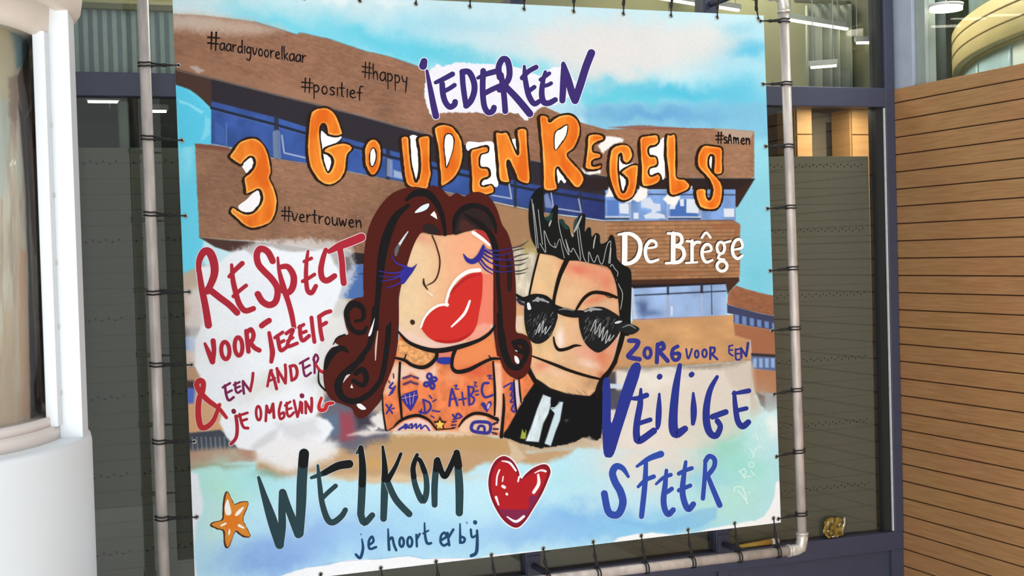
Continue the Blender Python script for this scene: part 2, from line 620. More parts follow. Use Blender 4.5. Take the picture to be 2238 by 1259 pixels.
# lower right pane : oak units imitating the boarded wall's reflection, and a grey door frame a step behind the blind
def oak_unit(x0, x1, y, z1, label):
    t = thing('oak_reflection', label, 'cupboard', ((x0 + x1) / 2, y + 0.2, 0.0))
    MB().box((x0, y + 0.02, 0.0), (x1, y + 0.22, z1), 0.004).build('carcass', M_OAK, t)
    nrow = 3
    for k in range(nrow):
        za, zb2 = z1 - 0.16 - k * 0.62, z1 - 0.008 - k * 0.62 if k else z1 - 0.004
        zlo = z1 - 0.16 - (k) * 0.62
        zhi = z1 - 0.004 if k == 0 else z1 - 0.166 - (k - 1) * 0.62
        MB().box((x0 + 0.004, y, max(zlo, 0.02)), (x1 - 0.004, y + 0.0195, zhi), 0.003).build('door', M_OAK, t)
    return t


YO = 1.0
xo = [at(px, 290, YO).x for px in (1744, 1776, 1862, 1940)]
zo = z_tr1 - 0.03
oak_unit(xo[0] - 0.01, xo[1], YO, zo, 'narrow pale oak unit imitating a boarded wall reflection above the blind, beside the right banner pole')
oak_unit(xo[2], xo[3] + 0.2, YO, zo, 'wide pale oak unit imitating a boarded wall reflection above the blind, beside the corner post')
M_DGREY = mat('warm_grey_door_frame', (120, 112, 98), 0.7, noise=0.05, scale=6)
M_DDARK = mat('dark_grey_door_leaf', (62, 60, 56), 0.7, noise=0.05, scale=6)
M_PANE = mat('pale_door_pane', (176, 170, 156), 0.4, noise=0.05, scale=6)
t = thing('interior_door', 'grey framed interior door between the two oak units', 'door', ((xo[1] + xo[2]) / 2, YO + 0.3, 0))
xm = [at(px, 290, YO + 0.25).x for px in (1777, 1806, 1843, 1866)]
b = MB()
b.box((xm[0] - 0.02, YO + 0.25, 0), (xm[1], YO + 0.33, zo), 0.004)
b.box((xm[1], YO + 0.25, at(1830, 268, YO + .25).z), (xm[3] + 0.04, YO + 0.33, zo), 0.004)
b.box((xm[2] + 0.03, YO + 0.25, 0), (xm[3] + 0.04, YO + 0.33, at(1830, 268, YO + .25).z), 0.004)
b.build('door_frame', M_DGREY, t)
MB().box((xm[1], YO + 0.28, 0), (xm[2] + 0.03, YO + 0.32, at(1830, 268, YO + .25).z), 0.003).build('door_leaf', M_DDARK, t)
MB().box((xm[1] + 0.06, YO + 0.272, zo - 0.9), (xm[1] + 0.09, YO + 0.285, zo - 0.16), 0.002).build('door_pane', M_PANE, t)
MB().box((xm[2] - 0.005, YO + 0.272, zo - 0.9), (xm[2] + 0.022, YO + 0.285, zo - 0.22), 0.002).build('door_pane', M_PANE, t)

# lower left pane : pale post in the dark room
xp0, xp1 = at(259, 260, 0.55).x, at(283, 260, 0.55).x
M_POST = mat('grey_green_post_paint', (128, 140, 128), 0.7, noise=0.06, scale=6)
tag(MB().box((xp0, 0.55, 0.0), (xp1, 0.62, z_tr0 + 0.012), 0.012).build('square_post', M_POST),
    'pale grey green post in the dark room above the left blind', 'post')
# rolled paper on the inner sill under the banner, wrapper on the outer sill
M_ROLL = mat('yellow_and_red_printed_paper', (178, 150, 60), 0.6, scale=3.5, color2=(150, 70, 48), stretch=(1.2, 0.2, 0.2))
pA, pB = at(1606, 1196, YF - 0.018), at(1704, 1180, YF - 0.018)
zr = z_sill1
M_ROLLW = mat('white_paper_end', (214, 208, 200), 0.7)
for_s = (YF + 0.018)

# ------------------------------------------------------------------ round bay with a curved fascia, imitating a balcony reflection in the side glazing
M_FASC = mat('cream_curved_fascia', (222, 202, 150), 0.5, noise=0.05, scale=4)
M_FASCL = mat('brown_fascia_line', (140, 112, 76), 0.6)
M_BAYG = mat('pale_blue_bay_panel', (166, 196, 210), 0.4, noise=0.14, scale=5)
M_BAYW = mat('white_bay_panel', (226, 238, 238), 0.4)
M_BAYB = mat('deep_blue_bay_panel', (48, 66, 130), 0.5, noise=0.12, scale=5)
DB = 10.0
P = atd(2080, 110, DB)
RB = 5.0
perp = Vector((ray(2080, 110)[1], -ray(2080, 110)[0], 0)).normalized()
cB = P + perp * RB
a_t = math.atan2(P.y - cB.y, P.x - cB.x)
if a_t < 0:
    a_t += 2 * math.pi
zf0, zf1 = atd(2083, 165, DB).z, atd(2083, 82, DB).z
t = thing('balcony_reflection', 'balcony reflection built as a long round bay, cream curved fascia over blue and white panels, above the boarded wall', 'reflection', (P.x, P.y, z_wall - 0.01))
MB().lathe([(RB - 0.06, zf0), (RB - 0.01, zf0), (RB, zf0 + 0.01), (RB, zf1 - 0.01), (RB - 0.01, zf1), (RB - 0.06, zf1)], cB, 96, a_t - 0.03, a_t + 0.8).build('fascia', M_FASC, t)
for f in (0.36, 0.70):
    zc = zf0 + (zf1 - zf0) * f
    MB().lathe([(RB - 0.004, zc - 0.005), (RB + 0.003, zc - 0.005), (RB + 0.003, zc + 0.005), (RB - 0.004, zc + 0.005)], cB, 96, a_t - 0.03, a_t + 0.8).build('fascia_line', M_FASCL, t)
# panels below the fascia, starting at the tangent on the left
spans = [(-0.03, 0.2, M_BAYG), (0.2, 0.343, M_BAYG), (0.343, 0.417, M_BAYW), (0.417, 0.8, M_BAYB)]
for s0, s1, m in spans:
    MB().lathe([(RB - 0.10, z_wall - 0.01), (RB - 0.07, z_wall - 0.01), (RB - 0.07, zf0 + 0.005), (RB - 0.10, zf0 + 0.005)], cB, 12, a_t + s0, a_t + s1 - 0.006).build('panel', m, t)
MB().lathe([(RB - 0.9, zf0 - 0.02), (RB - 0.06, zf0 - 0.02), (RB - 0.06, zf0 + 0.01), (RB - 0.9, zf0 + 0.01)], cB, 48, a_t - 0.03, a_t + 0.8).build('soffit', M_FASC, t)
for (s0, s1, m) in ((0.15, 0.3, M_BAYG), (0.3, 0.37, M_BAYW), (0.37, 0.45, M_BAYG), (0.45, 0.8, M_BAYB)):
    MB().lathe([(RB - 0.09, zf1 - 0.01), (RB - 0.06, zf1 - 0.01), (RB - 0.06, ZTOP - 0.02), (RB - 0.09, ZTOP - 0.02)], cB, 12, a_t + s0, a_t + s1 - 0.006).build('upper_panel', m, t)
# round lamp and a green hanging in front of the bay
pl = atd(2068, 23, 7.2)
t = thing('disc_lamp', 'flat oval ceiling lamp above the boarded wall, left of the round bay', 'ceiling light', pl)
MB().lathe([(0.0, pl.z), (0.085, pl.z), (0.085, pl.z + 0.02), (0.0, pl.z + 0.02)], pl, 32, close_prof=False).build('diffuser', M_LAMP, t)
MB().lathe([(0.0, pl.z + 0.02), (0.09, pl.z + 0.02), (0.09, pl.z + 0.035), (0.0, pl.z + 0.035)], pl, 32, close_prof=False).build('lamp_case', M_LAMPCASE, t)
MB().tube([(pl.x, pl.y, pl.z + 0.03), (pl.x, pl.y, ZTOP + 0.01)], 0.004, 6).build('suspension_wire', M_LAMPCASE, t)
M_GRN = mat('green_hanging_cloth', (66, 104, 56), 0.8, noise=0.4, scale=9, stretch=(3, 3, 0.5))
b = MB()
g0, g1 = atd(2088, 40, 11.5), atd(2128, 40, 11.5)
vt, vb = [], []
for i in range(41):
    f = i / 40
    p = g0.lerp(g1, f)
    off = 0.025 * math.sin(f * 20)
    vt.append(b.bm.verts.new((p.x, p.y + off, ZTOP + 0.01)))
    vb.append(b.bm.verts.new((p.x, p.y + off, z_wall - 0.005)))
for i in range(40):
    f = b.bm.faces.new((vb[i], vb[i + 1], vt[i + 1], vt[i]))
    f.smooth = True
o = b.build('green_drape', M_GRN, fix=False)
sm = o.modifiers.new('thickness', 'SOLIDIFY')
sm.thickness = 0.006
tag(o, 'green drape hanging left of the round bay above the boarded wall', 'drape')
pc0, pc1 = atd(2044, 60, 7.5), atd(2066, 60, 7.5)
M_COLG = mat('grey_blue_column_paint', (96, 108, 112), 0.7, noise=0.05, scale=5)
tag(MB().lathe([(0.0, z_wall - 0.01), (0.03, z_wall - 0.01), (0.03, ZTOP + 0.01), (0.0, ZTOP + 0.01)], pc0.lerp(pc1, 0.5), 24, close_prof=False).build('slim_column', M_COLG),
    'slim grey blue column above the boarded wall, near the corner post', 'column')

# ------------------------------------------------------------------ round white showcase on the left
DS = 4.6
Pt = atd(186, 600, DS)
RS = 0.86
rv = ray(192, 900)
pv = Vector((-rv[1], rv[0], 0)).normalized()
cS = Vector((Pt.x, Pt.y, 0)) + pv * RS
aT = math.atan2(-pv.y, -pv.x)                      # direction from the axis to the tangent point
zl = CAM[2] - (atd(192, 942, DS).z * -1 + CAM[2]) if False else atd(196, 942, DS).z     # top of the plinth
zc0 = atd(140, 39, DS).z
zbase = 0.0
S = thing('round_showcase', 'white round showcase with a curved glass front and a painted scene inside, at the left', 'showcase', (cS.x, cS.y, 0))
MB().lathe([(0, 0), (RS + 0.004, 0), (RS + 0.004, zl - 0.03), (RS, zl - 0.008), (RS - 0.012, zl), (RS - 0.14, zl), (0, zl)], cS, 160, close_prof=False).build('plinth', M_WHITE, S)
rg = RS - 0.115
rin = rg
b = MB()
b.lathe([(rg - 0.06, zl - 0.001), (rg + 0.035, zl - 0.001), (rg + 0.035, zl + 0.045), (rg - 0.06, zl + 0.045)], cS, 160)
b.lathe([(rg - 0.06, zl + 0.045), (rg + 0.022, zl + 0.045), (rg + 0.022, zl + 0.075), (rg - 0.06, zl + 0.075)], cS, 160)
b.build('base_ring', mat('warm_white_ring_paint', (226, 216, 210), 0.45, noise=0.03, scale=5), S)
zg_t = atd(60, 52, DS - 0.45).z
MB().lathe([(rg - 0.005, zl + 0.07), (rg + 0.003, zl + 0.07), (rg + 0.003, zg_t + 0.03), (rg - 0.005, zg_t + 0.03)], cS, 160).build('curved_glass', glass_mat('showcase_glass', (0.97, 0.98, 0.98), 1.5, 0.2), S)
# canopy ring
b = MB()
b.lathe([(rg - 0.08, zg_t + 0.10), (rg - 0.08, zg_t), (rg + 0.02, zg_t), (rg + 0.045, zg_t + 0.02), (rg + 0.05, zc0 + 0.0), (RS - 0.05, zc0 - 0.012), (RS, zc0 - 0.010), (RS + 0.016, zc0 + 0.012), (RS + 0.022, zc0 + 0.05), (RS + 0.022, zc0 + 0.36), (rg - 0.08, zc0 + 0.36)], cS, 160)
b.build('canopy', M_CREAM, S)
# the upright post at the right edge and its inner cheek
def radial_box(a, r0, r1, half, z0, z1, m, name, bev=0.003):
    M = Matrix.Translation((cS.x, cS.y, 0)) @ Matrix.Rotation(a, 4, 'Z')
    return MB().box((r0, -half, z0), (r1, half, z1), bev, M).build(name, m, S)
radial_box(aT - 0.10, RS - 0.085, RS - 0.012, 0.085, zl - 0.002, zc0 + 0.03, M_WHITE, 'upright')
radial_box(aT - 0.225, rg + 0.006, rg + 0.045, 0.045, zl + 0.044, zg_t + 0.012, M_WHITE, 'cheek')
for yy in (130, 330, 578, 715, 862):
    pass

# painted scene : rolled canvas standing inside the glass
M_SCENE = bpy.data.materials.new('painted_canvas')
M_SCENE.use_nodes = True
nt = M_SCENE.node_tree
bs = nt.nodes['Principled BSDF']
bs.inputs['Roughness'].default_value = 0.7
at_n = nt.nodes.new('ShaderNodeAttribute')
at_n.attribute_name = 'paint'
nt.links.new(at_n.outputs['Color'], bs.inputs['Base Color'])


def project(P):
    """world points (n,3) -> pixels of the photo"""
    d = np.asarray(P, float) - CAM
    z = d @ _F
    return CX + FPX * (d @ _R) / z, CY - FPX * (d @ _U) / z


# ------------------------------------------------------------------ painting tools (sRGB 0..255 in the print's own plane)
def _hash(ix, iy, seed):
    h = (ix * 374761393 + iy * 668265263 + seed * 2147483647) & 0xFFFFFFFF
    h = ((h ^ (h >> 13)) * 1274126177) & 0xFFFFFFFF
    return ((h ^ (h >> 16)) & 0xFFFF) / 65535.0


def vnoise(x, y, seed=0):
    x0, y0 = np.floor(x).astype(np.int64), np.floor(y).astype(np.int64)
    fx, fy = x - x0, y - y0
    fx, fy = fx * fx * (3 - 2 * fx), fy * fy * (3 - 2 * fy)
    a = _hash(x0, y0, seed) * (1 - fx) + _hash(x0 + 1, y0, seed) * fx
    b = _hash(x0, y0 + 1, seed) * (1 - fx) + _hash(x0 + 1, y0 + 1, seed) * fx
    return a * (1 - fy) + b * fy


def fbm(x, y, seed=0, octv=4):
    t, a, s = 0, 0.5, 0
    for k in range(octv):
        t = t + a * vnoise(x * 2 ** k, y * 2 ** k, seed + k * 17)
        s += a
        a *= 0.5
    return t / s


def catmull(pts, closed=False, n=6, extra=None):
    P = np.array(pts, float)
    m = len(P)
    if m < 3:
        return P
    out = []
    rng = range(m if closed else m - 1)
    for i in rng:
        if closed:
            p0, p1, p2, p3 = P[i - 1], P[i], P[(i + 1) % m], P[(i + 2) % m]
        else:
            p0, p1, p2, p3 = P[max(i - 1, 0)], P[i], P[i + 1], P[min(i + 2, m - 1)]
        for k in range(n):
            t = k / n
            out.append(0.5 * ((2 * p1) + (-p0 + p2) * t + (2 * p0 - 5 * p1 + 4 * p2 - p3) * t * t + (-p0 + 3 * p1 - 3 * p2 + p3) * t ** 3))
    if not closed:
        out.append(P[-1])
    return np.array(out)


class Canvas:
    def __init__(self, PX, PY, base):
        self.x, self.y = PX, PY
        self.c = np.tile(np.array(base, float), (len(PX), 1))
        self.nx = fbm(PX / 34, PY / 34, 3, 5) - 0.5
        self.ny = fbm(PX / 34, PY / 34, 91, 5) - 0.5
        self.fx = fbm(PX / 5, PY / 5, 7, 3) - 0.5
        self.fy = fbm(PX / 5, PY / 5, 47, 3) - 0.5

    def _mix(self, idx, a, col):
        a = np.clip(a, 0, 1)[:, None]
        self.c[idx] = self.c[idx] * (1 - a) + np.asarray(col, float) * a

    def _sub(self, x0, y0, x1, y1):
        return np.nonzero((self.x > x0) & (self.x < x1) & (self.y > y0) & (self.y < y1))[0]

    def poly(self, pts, col, soft=1.6, amp=0.0, fine=0.0, a=1.0, smooth=False, tex=None):
        P = catmull(pts, True, 5) if smooth else np.array(pts, float)
        m = soft + amp + fine + 2
        idx = self._sub(P[:, 0].min() - m, P[:, 1].min() - m, P[:, 0].max() + m, P[:, 1].max() + m)
        if len(idx) == 0:
            return
        x = self.x[idx] + self.nx[idx] * amp * 2 + self.fx[idx] * fine * 2
        y = self.y[idx] + self.ny[idx] * amp * 2 + self.fy[idx] * fine * 2
        d2 = np.full(len(idx), 1e12)
        ins = np.zeros(len(idx), bool)
        n = len(P)
        for i in range(n):
            ax, ay = P[i]
            bx, by = P[(i + 1) % n]
            ex, ey = bx - ax, by - ay
            L = ex * ex + ey * ey
            if L < 1e-9:
                continue
            t = np.clip(((x - ax) * ex + (y - ay) * ey) / L, 0, 1)
            d2 = np.minimum(d2, (x - ax - t * ex) ** 2 + (y - ay - t * ey) ** 2)
            if ay != by:
                c = (ay > y) != (by > y)
                ins ^= c & (x < (bx - ax) * (y - ay) / (by - ay) + ax)
        sd = np.sqrt(d2)
        sd[ins] *= -1
        k = np.clip(0.5 - sd / (2 * soft), 0, 1)
        k = k * k * (3 - 2 * k) * a
        if callable(col):
            col = col(self.x[idx], self.y[idx])
        else:
            col = np.tile(np.array(col, float), (len(idx), 1))
        if tex is not None:
            col = tex(self.x[idx], self.y[idx], col)
        self._mix(idx, k, col)

    def wash(self, cx, cy, rx, ry, col, a=1.0, rot=0.0, amp=20, p=1.0):
        """soft watercolour blot"""
        m = max(rx, ry) * 1.7 + amp
        idx = self._sub(cx - m, cy - m, cx + m, cy + m)
        x = self.x[idx] + self.nx[idx] * amp * 2 - cx
        y = self.y[idx] + self.ny[idx] * amp * 2 - cy
        c, s = math.cos(rot), math.sin(rot)
        r2 = ((x * c + y * s) / rx) ** 2 + ((-x * s + y * c) / ry) ** 2
        self._mix(idx, a * np.exp(-r2 ** p), np.tile(np.array(col, float), (len(idx), 1)))

    def line(self, pts, w, col, a=1.0, soft=0.9, fine=0.0):
        P = np.array(pts, float)
        m = w + soft + 2 + fine
        idx = self._sub(P[:, 0].min() - m, P[:, 1].min() - m, P[:, 0].max() + m, P[:, 1].max() + m)
        if len(idx) == 0:
            return
        x = self.x[idx] + self.fx[idx] * fine * 2
        y = self.y[idx] + self.fy[idx] * fine * 2
        d2 = np.full(len(idx), 1e12)
        for i in range(len(P) - 1):
            ax, ay = P[i]
            ex, ey = P[i + 1] - P[i]
            L = max(ex * ex + ey * ey, 1e-9)
            t = np.clip(((x - ax) * ex + (y - ay) * ey) / L, 0, 1)
            d2 = np.minimum(d2, (x - ax - t * ex) ** 2 + (y - ay - t * ey) ** 2)
        k = np.clip(0.5 - (np.sqrt(d2) - w / 2) / (2 * soft), 0, 1) * a
        self._mix(idx, k, np.tile(np.array(col, float), (len(idx), 1)))


def bricks(dy_dx, pitch, depth=0.13, warm=0.06, seed=5):
    def f(x, y, col):
        v = (y - dy_dx * x)
        row = np.floor(v / pitch)
        g = np.abs(v / pitch - row - 0.5) * 2
        n = vnoise(row * 7.3 + np.floor(x / 9 + (row % 2) * 0.5), row * 1.7, seed) - 0.5
        n2 = fbm(x / 60, y / 60, seed + 3, 3) - 0.5
        k = 1 - depth * np.clip((g - 0.45) / 0.4, 0, 1) + 0.14 * n + 0.20 * n2
        return col * k[:, None]
    return f


def crop(ox, oy, s):
    return lambda pts: [(ox + x / s, oy + y / s) for x, y in pts]


S1 = 1908 / 500.0
S2 = 1574 / 400.0
S3 = 1679 / 440.0
cA, cB_, cC = crop(370, 0, S1), crop(840, 0, S1), crop(1240, 0, S1)
cD, cE, cF = crop(370, 280, S1), crop(780, 220, S1), crop(1200, 220, S1)
cG, cH, cI = crop(370, 480, S1), crop(690, 390, S1), crop(690, 690, S1)
cJ, cK = crop(1060, 400, S2), crop(1060, 690, S2)
cL, cM = crop(1290, 480, S3), crop(1290, 700, S3)
cN, cO, cP, cQ = crop(390, 700, S1), crop(400, 929, S1), crop(760, 929, S1), crop(1240, 929, S1)

# ------------------------------------------------------------------ the sheet
YS = 0.0
TL, TR, BR, BL = at(376, -26, YS), at(1669, 34, YS), at(1706.5, 1142, YS), at(427, 1294, YS)
NU, NV = 900, 860
uu, vv = np.meshgrid(np.linspace(0, 1, NU), np.linspace(0, 1, NV))
uu, vv = uu.ravel(), vv.ravel()
q = [np.array(p) for p in (TL, TR, BR, BL)]
W = (q[0][None] * ((1 - uu) * (1 - vv))[:, None] + q[1][None] * (uu * (1 - vv))[:, None]
     + q[2][None] * (uu * vv)[:, None] + q[3][None] * ((1 - uu) * vv)[:, None])
W[:, 1] = YS
PX, PY = project(W)
K_INK = 1.0 / 1.0           # print reflectance per displayed value


def build_sheet():
    cv = Canvas(PX, PY, (196, 228, 236))
    P, Wv, Ln = cv.poly, cv.wash, cv.line
    # ---------------- sky
    Wv(700, 20, 420, 60, (196, 222, 227), 0.9)
    Wv(480, 20, 120, 36, (222, 226, 226), 0.8)
    Wv(560, 35, 70, 40, (150, 216, 228), 0.6)
    Wv(640, 60, 160, 24, (116, 206, 224), 0.9, 0.25)
    Wv(820, 85, 150, 30, (106, 202, 222), 0.95, 0.3)
    Wv(960, 120, 170, 26, (92, 198, 220), 0.95, 0.12)
    Wv(900, 60, 60, 30, (160, 214, 230), 0.7)
    Wv(1010, 60, 120, 26, (150, 208, 224), 0.7)
    Wv(1110, 150, 120, 22, (110, 204, 222), 0.8)
    Wv(1130, 90, 150, 40, (204, 218, 222), 0.8)
    Wv(770, 0, 120, 14, (236, 240, 240), 0.8)
    P([(1150, 60), (1300, 45), (1480, 50), (1600, 60), (1640, 90), (1600, 130), (1500, 140), (1420, 165), (1320, 180), (1250, 170), (1180, 130)], (220, 219, 217), 34, 22, 0, 0.95)
    Wv(1340, 110, 120, 44, (224, 221, 219), 0.9)
    Wv(1640, 110, 50, 26, (92, 186, 220), 0.9)
    Wv(1630, 60, 50, 20, (150, 206, 224), 0.7)
    Wv(1480, 205, 210, 26, (86, 188, 216), 1.0, 0.05)
    Wv(1330, 215, 110, 20, (96, 200, 220), 0.9)
    Wv(1620, 200, 80, 60, (96, 190, 220), 0.8)
    Wv(1440, 250, 150, 17, (98, 160, 210), 0.95)
    Wv(1560, 262, 110, 16, (110, 184, 220), 0.9)
    Wv(1600, 140, 90, 16, (176, 214, 228), 0.6)
    # side strips of sky
    P([(1600, 280), (1720, 250), (1720, 700), (1560, 640)], (134, 202, 222), 8, 6)
    Wv(1660, 330, 26, 60, (150, 214, 230), 0.7)
    Wv(1655, 600, 40, 60, (112, 196, 220), 0.8)
    P([(360, 170), (470, 170), (470, 330), (440, 560), (470, 640), (360, 690)], (104, 206, 232), 4, 4)
    Wv(405, 330, 18, 60, (150, 222, 236), 0.7)
    Wv(400, 250, 40, 30, (84, 202, 234), 0.8)
    P(cA([(60, 700), (150, 760), (240, 850), (330, 920), (360, 1000), (340, 1130), (380, 1210), (220, 1210), (90, 1240)]), (92, 202, 232), 2, 2)
    P(cA([(80, 830), (200, 880), (290, 930), (270, 950), (160, 880), (90, 860)]), (140, 222, 240), 2, 2)
    P(cA([(300, 960), (350, 1000), (340, 1120), (250, 1180), (290, 1080)]), (128, 214, 238), 3, 3)
    P([(1280, 228), (1700, 224), (1700, 300), (1280, 300)], (122, 186, 216), 9, 5, 0, 0.85)
    Wv(1440, 254, 130, 15, (104, 164, 210), 0.9)
    P([(395, 600), (440, 580), (860, 560), (860, 965), (395, 965)], (186, 168, 150), 4, 4)
    P([(1090, 540), (1345, 560), (1345, 985), (1090, 985)], (190, 164, 134), 4, 2)
    # ---------------- top fascia of the building
    br = (152, 110, 86)
    top = [(372, 30), (440, 33), (520, 42), (556, 47), (600, 60), (648, 75), (656, 71), (720, 85), (800, 112), (850, 123), (930, 150), (1190, 233), (1260, 265), (1325, 283), (1440, 280), (1560, 281), (1648, 287)]
    bot = [(1648, 386), (1640, 390), (1480, 389), (1340, 388), (1280, 378), (1230, 366), (1160, 350), (1050, 325), (950, 297), (870, 275), (780, 250), (690, 227), (600, 205), (470, 172), (372, 148)]
    P(top + bot, br, 1.8, 0.5, 1.0, tex=bricks(0.24, 4.6))
    P([(1325, 283), (1440, 280), (1560, 281), (1648, 287), (1648, 388), (1325, 388)], (156, 116, 90), 1.6, 0, 0.6, tex=bricks(0.0, 4.4, 0.10))
    P([(372, 120), (440, 135), (620, 184), (760, 226), (760, 246), (690, 227), (600, 205), (470, 172), (372, 148)], (160, 118, 92), 8, 4, 0, 0.5)
    P([(372, 30), (440, 33), (520, 42), (556, 47), (620, 66), (560, 76), (480, 72), (372, 62)], (196, 176, 160), 14, 4, 6, 0.75)  # glare on the cloth's top left corner, painted into the brick colour
    Wv(410, 50, 60, 16, (206, 190, 176), 0.5, 0, 8)  # more of the painted glare
    P(cA([(170, 560), (230, 550), (300, 590), (240, 610)]), (196, 186, 182), 3, 2, 2, 0.7)
    Ln(top[3:11], 1.6, (70, 110, 120), 0.5)
    P([(1328, 278), (1400, 274), (1480, 279), (1560, 282), (1400, 284)], (140, 80, 62), 1.5, 1, 1, 0.8)
    P([(1560, 280), (1648, 287), (1640, 302), (1600, 316), (1580, 292)], (180, 160, 144), 3, 2, 1, 0.8)
    # ---------------- soffit and upper windows
    so = [(372, 148), (470, 172), (600, 205), (690, 227), (780, 250), (870, 275), (950, 297), (1050, 325), (1160, 350), (1230, 366), (1280, 378), (1340, 388), (1340, 480), (1200, 466), (1000, 424), (870, 396), (690, 360), (600, 346), (500, 320), (462, 312), (462, 236), (440, 215), (420, 195), (384, 185)]
    P(so, (48, 44, 50), 1.6, 0, 0.6)
    P([(384, 150), (462, 171), (462, 236), (440, 215), (415, 196), (384, 184)], (74, 54, 48), 2, 1)
    Ln([(372, 150), (470, 174), (600, 207), (690, 229), (780, 252), (870, 277), (950, 299), (1160, 352)], 2.0, (196, 168, 150), 0.45)
    win = [(462, 221), (600, 256), (690, 284), (850, 328), (1000, 368), (1160, 402), (1325, 428), (1325, 482), (1200, 464), (1000, 424), (870, 394), (690, 360), (600, 344), (500, 321), (462, 314)]

    def blue(x, y):
        n = fbm(x / 30, y / 30, 22, 3)
        f = np.clip((x - 1050) / 250, 0, 1)[:, None]
        a = np.array([58, 86, 152.]) * (1 - f) + np.array([44, 54, 108.]) * f
        return a * (0.82 + 0.36 * n)[:, None]
    P(win, blue, 1.4)
    Ln([(462, 236), (600, 272), (690, 298), (850, 342), (1000, 380), (1160, 414), (1320, 440)], 6, (36, 40, 54), 0.95)
    Ln([(462, 240), (600, 276), (690, 302), (850, 346)], 1.6, (96, 116, 160), 0.6)
    for x, y0, y1, w in ((604, 256, 345, 10), (744, 300, 372, 8), (848, 330, 392, 9), (962, 360, 418, 9), (1126, 398, 452, 7), (1188, 412, 462, 8), (1268, 424, 474, 6)):
        Ln([(x, y0), (x, y1)], w, (44, 48, 62), 0.9)
    Ln([(604, 292), (606, 344)], 16, (128, 146, 176), 0.75)
    Ln([(608, 292), (610, 344)], 4, (92, 110, 150), 0.9)
    Ln([(616, 296), (621, 334), (668, 345)], 3.2, (176, 188, 206), 0.9)
    Ln([(495, 270), (495, 318)], 2, (110, 140, 196), 0.8)
    P(cA([(380, 1010), (470, 1080), (470, 1210), (380, 1190)]), (72, 104, 176), 3, 1, 0, 0.6)
    P([(846, 345), (858, 350), (858, 388), (845, 385)], (140, 156, 190), 2, 0, 0, 0.8)
    P([(860, 372), (880, 378), (880, 392), (860, 388)], (190, 206, 226), 2, 2, 0, 0.7)
    Ln([(1112, 398), (1118, 434), (1060, 424)], 3, (180, 190, 206), 0.9)
    P(cE([(1560, 790), (1590, 770), (1640, 900), (1570, 890)]), (120, 140, 184), 2, 0, 0, 0.9)
    Ln(cE([(1620, 770), (1640, 900)]), 2.5, (186, 196, 214), 0.9)
    Ln(cE([(1850, 820), (1870, 930), (1640, 895)]), 3, (170, 182, 206), 0.9)
    # ---------------- second brick fascia
    tp = [(426, 314), (462, 316), (500, 323), (600, 347), (690, 362), (780, 380), (870, 397), (1000, 426), (1100, 449), (1200, 468), (1325, 485)]
    bt = [(1325, 640), (1000, 600), (860, 566), (800, 557), (700, 545), (580, 528), (500, 524), (435.5, 519)]
    P(tp + bt, (150, 110, 86), 1.5, 0.5, 0.8, tex=bricks(0.13, 4.8))
    P([(1000, 426), (1200, 468), (1330, 486), (1340, 560), (1300, 640), (1000, 600)], (166, 128, 92), 5, 2, 0, 0.75)
    P([(426, 314), (500, 322), (500, 332), (428, 322)], (120, 70, 58), 2, 1, 1, 0.7)
    Ln(tp[3:], 2.0, (112, 76, 70), 0.7)
    Ln(bt[2:], 2.2, (190, 160, 134), 0.5)
    P([(435.5, 519), (500, 525), (600, 531), (700, 547), (795, 557), (795, 577), (640, 600), (520, 556), (470, 540)], (76, 54, 48), 2)
    P([(735, 548), (860, 560), (860, 580), (735, 575)], (44, 40, 44), 2)
    P([(735, 577), (860, 580), (860, 660), (720, 650)], (78, 110, 168), 2)
    Ln([(750, 598), (860, 600)], 3, (50, 66, 110), 0.8)
    # ---------------- right wing windows (upper)
    P([(1278, 388), (1650, 390), (1612, 452), (1606, 452), (1607, 416), (1480, 414), (1323, 414), (1290, 420), (1260, 412)], (46, 36, 36), 1.5)
    P([(1610, 415), (1650, 390), (1611, 453), (1607, 453)], (58, 40, 36), 1.5)

    def lblue(x, y):
        n = fbm(x / 26, y / 26, 29, 4)
        return np.array([118, 152, 206.]) * (0.78 + 0.44 * n)[:, None]
    P([(1323, 416), (1607, 414), (1608, 483), (1322, 482)], lblue, 1.4)
    Ln([(1323, 424), (1607, 426)], 3, (62, 70, 90), 0.9)
    for x in (1377, 1459, 1531):
        Ln([(x, 416), (x, 482)], 5, (150, 168, 204), 0.9)
    for x0, x1 in ((1324, 1375), (1462, 1530)):
        Ln([(x0, 478), (x1, 478)], 3, (44, 44, 54), 0.9)
        Ln([(x0, 474), (x1, 474)], 3, (206, 214, 226), 0.9)
    P(cF([(480, 830), (580, 830), (580, 960), (490, 960)]), (86, 122, 188), 1.5)
    P(cF([(1010, 830), (1240, 820), (1240, 965), (1010, 965)]), (70, 108, 178), 1.5)
    for pg in ([(585, 860), (665, 860), (665, 945), (590, 940)], [(1145, 820), (1245, 820), (1250, 940), (1145, 935)], [(1090, 825), (1125, 820), (1125, 880), (1095, 880)],
               [(1455, 900), (1545, 900), (1545, 970), (1460, 970)], [(705, 935), (745, 935), (745, 985), (705, 985)], [(1010, 850), (1060, 850), (1050, 905), (1005, 905)]):
        P(cF(pg), (214, 222, 234), 1.2)
    P(cF([(770, 830), (840, 800), (870, 850), (930, 860), (930, 920), (860, 940), (850, 900), (770, 895)]), (204, 214, 232), 1.6, 1, 2)
    P(cF([(790, 960), (850, 930), (960, 950), (970, 985), (800, 985)]), (206, 216, 232), 1.6, 1, 2)
